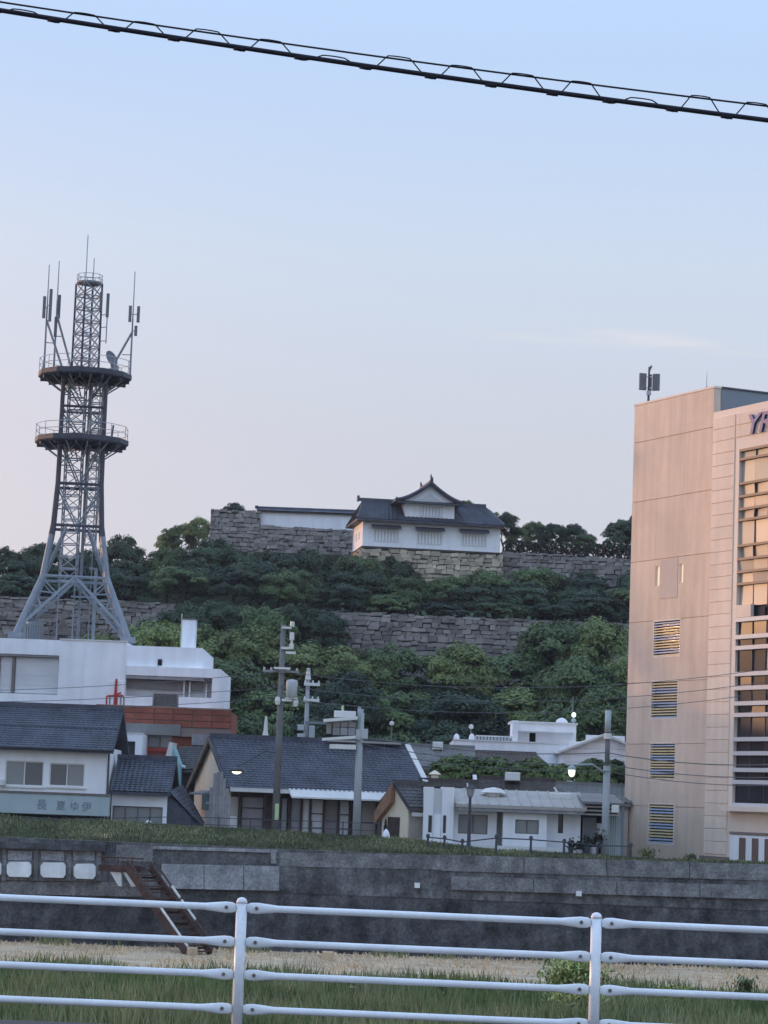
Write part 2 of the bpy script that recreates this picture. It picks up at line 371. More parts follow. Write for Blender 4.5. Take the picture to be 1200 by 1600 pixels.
class Place:
    """a thing standing at pixel (px,py), distance Y, turned by yaw; converts pixels to its own x,z on plane y=d"""
    def __init__(s, name, px, py, Y, label, cat, yaw=0.0, group=None):
        s.O = at(px, py, Y); s.yaw = yaw
        s.root = tag(empty(name, s.O, yaw), label, cat, group)
        s.a = Vector((math.cos(yaw), math.sin(yaw), 0)); s.n = Vector((-math.sin(yaw), math.cos(yaw), 0))
    def l(s, px, py, d=0.0):
        r = ray(px, py); t = ((s.O - CAM).dot(s.n) + d) / r.dot(s.n); P = CAM + r*t - s.O
        return P.dot(s.a), P.z
    def r(s, x0, y0, x1, y1, d=0.0):
        xm, ym = (x0+x1)/2, (y0+y1)/2
        return s.l(x0, ym, d)[0], s.l(x1, ym, d)[0], s.l(xm, y1, d)[1], s.l(xm, y0, d)[1]
    def part(s, name, mb, m, parent=None, smooth=False):
        return mb.build(name, m, parent or s.root, smooth)
    def window(s, h, y=0.0, n=2, glass='glassG', frame='bolt', fw=0.05, rev=0.15, name='window', rows=1):
        x0, x1, z0, z1 = h; f = MB(); yy0, yy1 = y + rev*.45, y + rev*.95
        f.box(x0, x1, yy0, yy1, z0, z0+fw); f.box(x0, x1, yy0, yy1, z1-fw, z1)
        f.box(x0, x0+fw, yy0, yy1, z0+fw, z1-fw); f.box(x1-fw, x1, yy0, yy1, z0+fw, z1-fw)
        xs = [x0 + (x1-x0)*k/n for k in range(n+1)]
        for k in range(1, n): f.box(xs[k]-fw/2, xs[k]+fw/2, yy0+.003, yy1-.003, z0+fw, z1-fw)
        w = s.part(name, f, M[frame])
        for k in range(n):
            p = MB().box(xs[k]+fw*.6, xs[k+1]-fw*.6, y+rev*.75, y+rev*.75+.01, z0+fw*.8, z1-fw*.8)
            s.part('pane', p, M[glass if isinstance(glass, str) else glass[k % len(glass)]], w)
        b = MB().quad((x0,y+rev,z0),(x1,y+rev,z0),(x1,y+rev,z1),(x0,y+rev,z1)); s.part('window_back', b, M['dark'], w)
        return w
# ------------------------------------------------------------------ terrain
def zg(X): return float(np.interp(X, [-200,-20,0,6,14,200], [.6,.55,.17,-.25,-.42,-.42]))
YH = [165, 180, 200, 222, 238, 244.8, 245.2, 248, 262, 272, 274.5, 277, 330, 420]
def zup(X): return float(np.interp(X, [-24,-20.5,30,45], [24.5,28.3,28.3,26]))
def zhill(X, Y):
    a = np.interp(X, [-330,-250, 45, 110], [0,1,1,0.25])
    return zg(X)*(1-min(1,max(0,(Y-165)/30))) + a*float(np.interp(Y, [165,180,200,222,238,244.8,245.2,248,262,272,274.5,277,330,420], [0,.3,1.2,4.2,9.5,13,19.2,18.9,19.6,21,22,zup(X),zup(X),0]))
def grid(name, xs, ys, zf, m, kind='structure', label=None):
    mb = MB(); w = len(xs)
    for y in ys:
        for x in xs: mb.v.append((x, y, zf(x, y)))
    for j in range(len(ys)-1):
        for i in range(w-1): a = j*w+i; mb.f.append((a, a+1, a+w+1, a+w))
    return tag(mb.build(name, m), label, None, None, kind)
xsW = [-4000,-1500,-600,-330,-290,-250,-200,-150,-100,-70] + [x*2.0 for x in range(-25, 26)] + [60,80,110,160,300,600,1500,4000]
grid('road', [-4000,-300,-60,0,60,300,4000], [-200,-60,0,10,19.6], lambda x,y: 0.0, M['asphalt'])
grid('river_bank', [-4000,-300,-60,-20,0,20,60,300,4000], [20.4,21.5,24,28,32,34], lambda x,y: float(np.interp(y,[20.4,21.5,32,34],[0.0,-.05,-4.9,-5.0])), M['bank'])
grid('riverbed', [-4000,-300]+[x*3.0 for x in range(-20,21)]+[300,4000], [34,45,60,75,85,95.5], lambda x,y: -5.0+(.08*math.sin(x*.7)*math.sin(y*.4) if 34<y<95 and abs(x)<60 else 0), M['bed'])
grid('dry_grass_strip', [-4000,-300]+[x*1.5 for x in range(-40,41)]+[300,4000], [95.5,98,102,107,112,118.5], lambda x,y: -5.0+(.05*math.sin(x*1.1+y)+.05 if 96<y<118 and abs(x)<60 else 0), M['sand'])
def zbank(x, y):
    t = min(1, max(0, (y-118.6)/4.6)); t = t*t*(3-2*t)
    wt = float(np.interp(x, [-20,0,20], [-.30,-.42,-.36])); return wt*(1-t) + (zg(x)-.02)*t
grid('grass_bank', [-600,-100]+[x*1.0 for x in range(-40,41)]+[100,600], [118.55,119.2,120,121,122,123.2,124.2], zbank, M['bank'])
grid('town_ground', xsW, [124.2,130,140,150,165], lambda x,y: zg(x)-.02, M['town'])
grid('castle_hill', xsW, YH, zhill, M['hill'])
grid('far_plain', [-4000,-600,0,600,4000], [420,1000,4000,9000], lambda x,y: 0.0, M['hill'])

# ------------------------------------------------------------------ river wall
def river_wall():
    root = tag(empty('river_wall', (0,117.6,-5.0)), kind='structure')
    B = lambda name, mb, m: mb.build(name, m, root)
    def zt(x): return float(np.interp(x, [-20,0,20], [-.30,-.42,-.36])) + 5.0
    # battered main face, split in pours with recessed joints; local y=0 at foot, +0.9 at top
    xs = [-300,-80,-40,-30,-24,-18,-12,-6,0,6,12,18,24,30,40,80,300]
    for a, b in zip(xs, xs[1:]):
        a2, b2 = a+.004, b-.004; za, zb = zt(a), zt(b); lv = 2.62
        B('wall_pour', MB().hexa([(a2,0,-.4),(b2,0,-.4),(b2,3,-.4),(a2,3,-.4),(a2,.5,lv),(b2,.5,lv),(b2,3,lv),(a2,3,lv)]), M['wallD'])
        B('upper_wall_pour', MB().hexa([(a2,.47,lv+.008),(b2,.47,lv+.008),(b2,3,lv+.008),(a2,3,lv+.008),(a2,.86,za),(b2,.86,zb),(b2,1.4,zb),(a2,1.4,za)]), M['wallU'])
    B('wall_core', MB().box(-300,300,1.0,1.3,-.4,4.3), M['dark'])
    # paler facing bands (photo pixels -> wall face)
    def band(x0, y0l, y0r, x1, y1l, y1r, m, proud=.10, name='wall_band'):
        Yw = 117.9
        def P(px, py, dy): 
            q = at(px, py, Yw); return Vector((q.x, q.y-117.6+dy, q.z+5.0))
        tl, tr, bl, br = (x0,y0l),(x1,y0r),(x0,y1l),(x1,y1r)
        def fy(z): return .5*z/2.62 if z < 2.62 else .47+.39*(z-2.65)/1.9
        pts = []
        for dy in (0, 1):
            for c in (bl, br, tr, tl):
                q = P(*c, 0); y = fy(q.z) - proud if dy == 0 else fy(q.z)+.3; pts.append((q.x, y, q.z))
        f = MB(); i = 0; f.v = pts
        f.f = [(0,1,2,3),(4,7,6,5),(0,4,5,1),(1,5,6,2),(2,6,7,3),(3,7,4,0)]
        B(name, f, m)
    for k in range(5):                          # right: two courses split into lengths
        xa, xb = 690 + k*130, 690 + (k+1)*130 - 1.2; sl = .030
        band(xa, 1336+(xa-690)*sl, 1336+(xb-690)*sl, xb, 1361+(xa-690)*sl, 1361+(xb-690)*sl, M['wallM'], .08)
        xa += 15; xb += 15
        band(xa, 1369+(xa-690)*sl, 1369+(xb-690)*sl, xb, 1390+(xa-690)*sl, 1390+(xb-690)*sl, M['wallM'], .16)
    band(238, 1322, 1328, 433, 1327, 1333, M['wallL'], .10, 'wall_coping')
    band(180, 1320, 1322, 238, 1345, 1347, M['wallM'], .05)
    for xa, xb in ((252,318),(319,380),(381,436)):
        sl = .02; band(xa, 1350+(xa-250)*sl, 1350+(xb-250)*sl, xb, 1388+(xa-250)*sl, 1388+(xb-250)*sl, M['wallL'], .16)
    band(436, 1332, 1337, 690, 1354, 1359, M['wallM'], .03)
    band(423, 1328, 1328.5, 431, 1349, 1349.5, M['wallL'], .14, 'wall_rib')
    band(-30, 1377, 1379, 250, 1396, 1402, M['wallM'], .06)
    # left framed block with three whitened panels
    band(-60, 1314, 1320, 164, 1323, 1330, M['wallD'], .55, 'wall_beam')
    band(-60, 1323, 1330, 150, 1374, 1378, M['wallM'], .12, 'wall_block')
    for xa in (-38, 2, 52, 104, 150):
        band(xa, 1324, 1324.3, xa+7, 1376, 1376.3, M['wallM'], .24, 'wall_pilaster')
    for xa, xb in ((-28,0),(10,50),(62,100),(112,148)):
        band(xa+1, 1329, 1330, xb-1, 1344, 1345, M['wallL'], .18, 'upper_wall_panel')
    for xa, xb, ya in ((-28,0,1346),(9,47,1347),(62,101,1348),(114,148,1350)):
        # chamfered panel
        q = [at(xa+4,ya+23,117.45), at(xb-4,ya+24,117.45), at(xb,ya+19,117.45), at(xb,ya+5,117.45), at(xb-4,ya,117.45), at(xa+4,ya,117.45), at(xa,ya+5,117.45), at(xa,ya+18,117.45)]
        B('white_wall_panel', MB().prism([(p.x, p.z+5) for p in q], .14, .6), M['wallW'])
    # small weep outlets
    for px, py in ((652,1384),(905,1397)):
        q = at(px, py, 117.6); B('drain_outlet', MB().box(q.x-.12,q.x+.12,.1,.5,q.z+4.9,q.z+5.12), M['wallW'])
    return root
river_wall()

# ------------------------------------------------------------------ near railing
def railing():
    Y = 20.0; k = S(Y); px0 = [378 + 554*i for i in range(-4, 6)]; ytop = [1407 + 23.6*i for i in range(-4, 6)]
    root = tag(empty('railing', (at(378,1600,Y).x, Y, .19)), 'white pipe railing with four rails along the near road edge', 'railing')
    O = root.location
    P = [at(x, y, Y) - O for x, y in zip(px0, ytop)]
    offs = [11, 63, 113, 165]                   # rail drop below post top, px
    for p in P:
        po = MB(); r = .042
        po.lathe([(r, -p.z*0 - .05), (r, p.z - .02)], (p.x, 0, 0), 20)
        post = po.build('post', M['rail'], root, True)
        MB().lathe([(r+.002, p.z-.02),(r*.98,p.z-.005),(r*.8,p.z+.012),(r*.4,p.z+.022),(.002,p.z+.025)], (p.x,0,0), 20).build('post_cap', M['rail'], post, True)
        MB().lathe([(.075,-.02),(.075,.012)], (p.x,0,0), 16).build('base_plate', M['bolt'], post)
    for i in range(len(P)-1):
        a, b = P[i], P[i+1]
        for oz in offs:
            p = Vector((a.x+.042, -.012, a.z - oz*k)); q = Vector((b.x-.042, -.012, b.z - oz*k)); d = (q-p).normalized()
            rb = MB(); L = (q-p).length; n = 14; base = 0
            def ring(t, ry, rz):
                c = p + d*t
                for j in range(n):
                    an = 2*math.pi*j/n; rb.v.append((c.x, c.y+ry*math.cos(an), c.z+rz*math.sin(an)))
            st = [(0,.012,.028),(.03,.012,.041),(.08,.013,.044),(.16,.020,.036),(.24,.027,.027)]
            seq = st + [(L*.5,.027,.027)] + [(L-t, y, z) for t, y, z in st[::-1]]
            for t, y, z in seq: ring(t, y, z)
            for kk in range(len(seq)-1):
                for j in range(n):
                    u = kk*n+j; w = kk*n+(j+1)%n; rb.f.append((u,w,w+n,u+n))
            rb.f.append(tuple(range(n))[::-1]); rb.f.append(tuple((len(seq)-1)*n+j for j in range(n)))
            ro = rb.build('rail', M['rail'], root, True)
            for c, sgn in ((p, 1), (q, -1)):
                cc = c + d*sgn*.075
                MB().path([cc+Vector((0,-.026,0)), cc+Vector((0,-.010,0))], [.013,.015], 10).build('bolt', M['bolt'], ro)
    kb = MB()
    for i in range(-12, 13):
        kb.bbox(i*2.0-.99, i*2.0+.99, 19.7, 20.3, -.1, .19, .015)
    tag(kb.build('kerb', M['kerb']), kind='structure')
    MB
railing()

# ------------------------------------------------------------------ tower block on the right
def right_building():
    Yc = 128.0
    c1 = at(984, 990, Yc*1.054); c2 = at(1109, 990, Yc)
    yaw = math.atan2(c2.y-c1.y, c2.x-c1.x)
    base = at(974, 1342, Yc*1.054)
    b = Place('office_building', 974, 1342, Yc*1.054, 'tall pinkish beige office block with louvred stair tower and dark curtain glazing', 'building', yaw)
    # recompute origin so plane passes through c1,c2
    b.O = Vector((c1.x, c1.y, base.z)); b.root.location = b.O
    xL = 0.0; xR = b.l(1109, 990)[0]; zT = b.l(1057, 620)[1]; D = 16.0; z0 = -1.5
    rects = [(1022,968,1065,1027),(1018,1063,1061,1124),(1016,1160,1057,1220),(1014,1255,1055,1320)]
    holes = [b.r(*q) for q in rects]
    slits = [b.r(1025.5,884,1032,916), b.r(1063,880,1069,911)]
    core = MB().body(xL, xR, 0, D, z0, zT, holes+slits, .25)
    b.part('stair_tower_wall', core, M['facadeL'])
    # cladding panels set proud of the core, storey by storey
    sh = (holes[0][2]-holes[3][2])/3; zj = [holes[3][2] - 1.25 + sh*i for i in range(-1, 9)]
    zj = [z0] + [z for z in zj if z0+.8 < z < zT-.9] + [zT]
    cols = [xL, holes[0][0], holes[0][1], xR]
    zone = (slits[0][1]+.12, slits[1][0]-.12, b.l(1047,935)[1], b.l(1047,873)[1])
    for a, c in zip(zj, zj[1:]):
        for i in range(3):
            x0, x1 = cols[i]+.003, cols[i+1]-.003
            hs = [h for h in holes+slits if h[0] < x1 and h[1] > x0 and h[2] < c and h[3] > a]
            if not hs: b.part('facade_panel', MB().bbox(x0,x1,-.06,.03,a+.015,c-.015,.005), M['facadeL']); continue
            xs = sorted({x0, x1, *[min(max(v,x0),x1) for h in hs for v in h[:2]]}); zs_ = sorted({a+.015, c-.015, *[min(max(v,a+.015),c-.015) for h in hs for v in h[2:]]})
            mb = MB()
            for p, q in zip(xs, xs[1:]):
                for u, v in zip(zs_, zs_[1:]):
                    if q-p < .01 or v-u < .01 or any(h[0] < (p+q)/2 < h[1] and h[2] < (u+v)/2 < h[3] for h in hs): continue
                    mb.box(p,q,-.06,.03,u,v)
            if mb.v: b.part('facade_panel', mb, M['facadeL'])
    b.part('recessed_panel', MB().bbox(*zone[:2], -.085, -.061, *zone[2:], .02), M['recess'])
    for wi, h in enumerate(holes):               # louvred windows
        x0,x1,za,zb = h; fr = MB(); w = .07
        fr.box(x0,x1,-.07,.1,za,za+w); fr.box(x0,x1,-.07,.1,zb-w,zb); fr.box(x0,x0+w,-.07,.1,za+w,zb-w); fr.box(x1-w,x1,-.07,.1,za+w,zb-w)
        lw = b.part('louvre_window', fr, M['facade2'])
        b.part('pane', MB().box(x0,x1,.2,.22,za,zb), M['glassD'], lw)
        n = 13; hh = (zb-za-2*w)/n
        sme = {}
        for k in range(n):
            zc = za+w+hh*(k+.5)
            s_ = MB().hexa([(x0+w,-.05,zc-hh*.42),(x1-w,-.05,zc-hh*.42),(x1-w,.12,zc-.02),(x0+w,.12,zc-.02),
                            (x0+w,-.05,zc-hh*.10),(x1-w,-.05,zc-hh*.10),(x1-w,.12,zc+hh*.24),(x0+w,.12,zc+hh*.24)])
            b.part('slat', s_, M['slatblue'] if (k*3+wi) % 5 in (1, 3) else M['slat'], lw)
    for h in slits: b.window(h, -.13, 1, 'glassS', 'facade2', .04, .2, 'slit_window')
    b.part('parapet_cap', MB().box(xL-.06, xR+.06, -.08, .35, zT, zT+.10), M['facade2'])
    # back fin on the far left edge, shade put into its blue grey
    zf = b.l(987, 678, .3)[1]
    b.part('corner_fin', MB().box(-.62, -.003, .45, 3.0, z0, zf), M['bluegrey'])
    b.part('downpipe', MB().tube((-.25,.3,z0),(-.25,.3,zf-.6),.09), M['steel'])
    # stair tower side wall above the lower roof, blue shade painted on
    zR = b.l(1113, 645, -.4)[1]
    b.part('side_wall_shade', MB().box(xR+.003, xR+.05, .35, D-.02, zR-1.0, zT-.02), M['bluegrey'])
    b.part('side_coping', MB().box(xR-.06, xR+.12, .35, D, zT, zT+.09), M['darksteel'])
    # ---- right wing, 0.4 m proud
    y = -.4; xa = b.l(1107.5, 990, y)[0]; xb = 16.5
    xc = b.l(1149.5, 990, y)[0]; xp = b.l(1144, 990, y)[0]
    zc1 = b.l(1160, 703, y)[1]; zc0 = b.l(1141, 1258, y)[1]
    b.part('wing_wall', MB().body(xa, xb, y, D-2, z0, zR, [(xc, xb-1.0, zc0, zc1)], .3), M['facade2'])
    ph = b.l(1130, 1000, y)[1]-b.l(1130, 1019.6, y)[1]
    z = b.l(1120, 1335, y)[1]; n = 0
    zs = []
    while z + ph < zR-.25: zs.append(z); z += ph
    xm = (xa+xp)/2
    for z in zs:
        b.part('facade_panel', MB().bbox(xa+.03, xp-.06, y-.05, y+.02, z+.012, z+ph-.012, .015), M['facade'])
    b.part('plinth', MB().box(xa-.05, xc-.05, y-.25, y-.003, b.l(1120,1345,y)[1], b.l(1120,1338,y)[1]), M['joint'])
    zsign = b.l(1170, 690, y)[1]
    for i in range(9):                           # panels above the glazing, behind the sign
        x0 = xp + i*2.9
        if x0 + 2.9 > xb: break
        for a in (zs[-1], zs[-2], zs[-3]):
            if a > zc1+.05: b.part('facade_panel', MB().bbox(x0+.02, x0+2.88, y-.05, y+.02, a+.02, a+ph-.02, .02), M['facade'])
    # glazing: horizontal bands
    top = [703,717,755,775,795,812,852,873,893,912,948]
    low = [948,968,995,1012,1053,1075,1099,1117,1155,1177,1203,1222,1258]
    ref = lambda py: b.l(1162, py, y)[1]
    npx = max(4, round((xb-1-xc)/1.2)); px_x = [xc + (xb-1-xc)*v/npx for v in range(npx+1)]
    rnd = random.Random(3)
    cw = None
    gl = b.part('curtain_wall', MB().box(xc+.01, xb-1.01, y+.26, y+.29, zc0+.01, zc1-.01), M['dark'])
    for py in top[:-1]: b.part('mullion', MB().box(xc, xb-1, y-.02, y+.2, ref(py)-.06, ref(py)+.06), M['brownmull'], gl)
    for py in low[1:]: b.part('mullion', MB().box(xc, xb-1, y-.06, y+.2, ref(py)-.10, ref(py)+.10), M['mullion'], gl)
    for x in px_x[1:-1]: b.part('vertical_mullion', MB().box(x-.02, x+.02, y+.14, y+.25, zc0, zc1), M['darksteel'], gl)
    rows = top + low[1:]
    for r0, r1 in zip(rows, rows[1:]):
        zt, zb = ref(r0), ref(r1)
        for i in range(npx):
            t = rnd.gauss(0, .040); t2 = rnd.gauss(0, .012); x0, x1 = px_x[i]+.02, px_x[i+1]-.02
            g = MB(); yc = y+.17
            g.quad((x0,yc-t-t2,zb+.05),(x1,yc+t-t2,zb+.05),(x1,yc+t+t2,zt-.05),(x0,yc-t+t2,zt-.05))
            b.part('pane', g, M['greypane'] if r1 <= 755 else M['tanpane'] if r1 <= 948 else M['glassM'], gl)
    # pink step at the start of the dark glazing
    q = b.r(1150,945,1160,972,y); b.part('spandrel', MB().box(xc+.0, xc+1.3, y-.03, y+.15, ref(968)+.12, ref(945)), M['facade'])
    # ground floor
    gz = ref(1262)
    b.part('canopy', MB().box(xc-.2, xb, y-.55, y-.003, ref(1268), ref(1260)), M['facade2'])
    b.part('lower_trim', MB().box(xc, xb, y-.12, y-.003, ref(1304), ref(1300)), M['joint'])
    b.part('base_wall', MB().box(xc-.02, xb, y-.08, y-.002, z0, ref(1305)), M['white2'])
    for xx in (1157, 1177, 1197):
        x0 = b.l(xx, 1330, y)[0]; b.part('slit_window', MB().box(x0, x0+.55, y-.10, y-.081, ref(1350), ref(1309)), M['brownmull'])
    # sign
    cu = bpy.data.curves.new('t', 'FONT'); cu.body = 'YR'; cu.size = 1.35; cu.extrude = .06; cu.shear = .25; cu.offset = .02
    to = bpy.data.objects.new('t', cu); col.objects.link(to); bpy.context.view_layer.update()
    me = bpy.data.meshes.new_from_object(to.evaluated_get(bpy.context.evaluated_depsgraph_get())); bpy.data.objects.remove(to)
    me.materials.clear(); me.materials.append(M['signblue'])
    sx, sz = b.l(1166, 679, y-.1)
    xs_ = (b.l(1189,660,y-.1)[0]-sx)/1.9
    s = inst('sign_letters', me, b.root, (sx, y-.13, sz), (R(90),0,0), (1.35,1,1)); s['label'] = 'blue slanted rooftop letters'
    return b, zT, xR
rb, rb_zT, rb_xR = right_building()

def rooftop_antenna():
    p = rb.O + rb.a*(rb.l(1013,630,.8)[0]) + rb.n*.8 + Vector((0,0,rb_zT))
    root = tag(empty('rooftop_antenna', p), 'pole with three grey panel antennas on the roof corner of the beige block', 'antenna')
    k = S(134); MB().tube((0,0,-.2),(0,0,66*k),.07,.05).build('mast', M['darksteel'], root)
    MB().tube((0,0,60*k),(.12,0,68*k),.06).build('mast_tip', M['antenna'], root)
    for i, (x, yy, ya) in enumerate(((-.33,-.1,.3),(.38,-.05,-.4),(.1,.35,1.6))):
        o = MB().bbox(-.19,.19,-.08,.08,28*k,55*k,.03).build('panel_antenna', M['antenna'], root); o.location = (x,yy,0); o.rotation_euler = (0,0,ya)
    MB().tube((-.33,0,50*k),(.38,0,50*k),.03).tube((-.33,0,32*k),(.38,0,32*k),.03).build('bracket', M['porcelain'], root)
    MB().box(-.12,.12,-.2,.0,20*k,27*k).build('junction_box', M['whip'], root)
    p2 = rb.O + rb.a*(rb.l(1104,604,.6)[0]) + rb.n*.6 + Vector((0,0,rb_zT))
    r2 = tag(empty('lightning_rod', p2), 'thin pale lightning rod on the roof edge near the shaded side wall', 'lightning rod')
    MB().tube((0,0,-.1),(0,0,.35),.05).build('rod_base', M['whip'], r2); MB().tube((0,0,.35),(0,0,33*k),.022,.012).build('rod', M['whip'], r2)
rooftop_antenna()

# ------------------------------------------------------------------ castle on the hill
STONES = []
for k in range(8):                              # irregular dressed stones, unit size
    r_ = random.Random(40+k); mb = MB(); j = lambda a: a + r_.uniform(-.10, .10)
    mb.v = [(j(-.5),.3,j(-.5)),(j(.5),.3,j(-.5)),(j(.5),.3,j(.5)),(j(-.5),.3,j(.5)),
            (j(-.42),r_.uniform(-.12,-.05),j(-.41)),(j(.42),r_.uniform(-.12,-.05),j(-.41)),(j(.42),r_.uniform(-.12,-.05),j(.41)),(j(-.42),r_.uniform(-.12,-.05),j(.41))]
    mb.f = [(0,1,5,4),(1,2,6,5),(2,3,7,6),(3,0,4,7),(4,5,6,7)]
    STONES.append((mb.mesh('stone_shape', M['stone']), None))
STONEST = []
for me, _ in STONES:
    m2 = me.copy(); m2.materials.clear(); m2.materials.append(M['stoneT']); STONEST.append(m2)
STONES = [s[0] for s in STONES]
def stone_wall(label, x0, x1, Yf, z0, z1l, z1r, sw=.70, sh=.46, batter=.18, yaw=0.0, tan=False, depth=3.0, group=None, dirx=None, cap=300):
    """battered dry stone wall; x0..x1 at distance Yf, z0 foot, tops z1l..z1r"""
    root = tag(empty('stone_wall', (x0, Yf, z0), yaw), label, 'stone wall', group)
    L = x1 - x0; H = max(z1l, z1r) - z0
    h1, h2 = z1l - z0, z1r - z0
    MB().hexa([(0,.14,-1),(L,.14,-1),(L,depth,-1),(0,depth,-1),(0+.1,.14+h1*batter,h1-.1),(L-.1,.14+h2*batter,h2-.1),(L,depth,h2-.1),(0,depth,h1-.1)]).build('earth_core', M['stonegap'], root)
    r_ = random.Random(int(x0*13)+5); z = 0; bulk = []
    tilt = -math.atan(batter)
    sh0 = sh
    items = []
    while z < H:
        hh = sh0 * r_.uniform(.8, 1.25); x = -r_.uniform(0, .4)
        while x < L:
            w = sw * r_.uniform(.55, 1.6); xa, xb = max(0, x), min(L, x+w)
            xm = (xa+xb)/2; hx = h1 + (h2-h1)*xm/L
            zt = min(z+hh, hx)
            if xb-xa > .2 and zt - z > .12: items.append((xa, xb, z, zt))
            x += w
        z += hh
    items.sort(key=lambda t: -t[3])
    pool = STONEST if tan else STONES
    for i, (xa, xb, za, zb) in enumerate(items[:cap]):
        zc = (za+zb)/2
        inst('stone', r_.choice(pool), root, ((xa+xb)/2, zc*batter + r_.uniform(-.06,.06), zc + r_.uniform(-.08,.08)), (tilt, r_.uniform(-.10,.10), 0), ((xb-xa)*r_.uniform(.96,1.12), 1, (zb-za)*r_.uniform(.95,1.25)))
    if len(items) > cap:
        mb = MB()
        for xa, xb, za, zb in items[cap:]:
            zc=(za+zb)/2; y=zc*batter
            mb.bbox(xa+.01, xb-.01, y-.08+.05*r_.random(), y+.3, za+.01, zb-.01, .06)
        tag(mb.build('stones', M['stone'], root), kind='stuff')
    return root
def xz(px, py, Y):
    p = at(px, py, Y); return p.x, p.z
# lower terrace wall (seen between the two belts of trees)
xa, za = xz(512, 955, 245); xb, zb = xz(985, 975, 245)
stone_wall('long weathered stone terrace wall between the two belts of trees', xa, xb, 244.2, 13.2, za, zb, .74, .44, .12)
xa, za = xz(-60, 934, 245); xb, zb = xz(275, 945, 245)
stone_wall('stone terrace wall behind the legs of the lattice tower', xa, xb, 244.2, 13.5, 20.0, 20.0, .74, .46, .12, cap=240)
# upper walls
xa, za = xz(330, 796, 285); xb, zb = xz(404, 799, 285)
stone_wall('grey stone bastion with a shrub on top, left of the plaster wall', xa, xb+.3, 283.4, 27.4, za, zb, .66, .44, .22)
xa, za = xz(402, 822, 285); xb, zb = xz(566, 830, 285)
PWX0, PWX1, PWZ = xa, xb, za
stone_wall('grey stone wall carrying the long white plaster wall', xa-.2, xb, 283.6, 27.4, za, zb, .66, .44, .2)
xa, za = xz(783, 862, 272); xb, zb = xz(990, 877, 272)
stone_wall('low grey stone wall running right from the white turret', xa, xb+8, 270.6, 22.0, za, zb, .66, .44, .15)

def plaster_wall():
    root = tag(empty('plaster_wall', (PWX0, 285.2, PWZ)), 'long white plaster wall with dark tile coping on the castle hill', 'wall')
    L = PWX1-PWX0+1.2; h = 1.62
    MB().box(.05, L, 0, .5, -.1, h).build('wall', M['white2'], root)
    MB().prism([(-.1,h),(L,h),(L,h+.12),(-.1,h+.12)], -.35, .85).build('eave', M['wood'], root)
    t = MB(); t.tiles((-.15,.25,h+.5),(L,.25,h+.5),(L,-.45,h+.12),(-.15,-.45,h+.12), .35, .3, .05); t.tiles((-.15,.25,h+.5),(L,.25,h+.5),(L,.95,h+.12),(-.15,.95,h+.12), .35, .3, .05)
    tag(t.build('roof_tiles', M['tile'], root), kind='stuff')
    MB().tube((-.2,.25,h+.55),(L,.25,h+.55),.13).build('ridge_cap', M['tile'], root)
    MB().prism([(-.15,h+.12),(-.1,h+.12),(-.1,h+.5),(-.15,h+.5)], -.1, .6).box(-.35,-.0,.0,.5,h+.4,h+.72).build('end_tile', M['tile'], root)
plaster_wall()

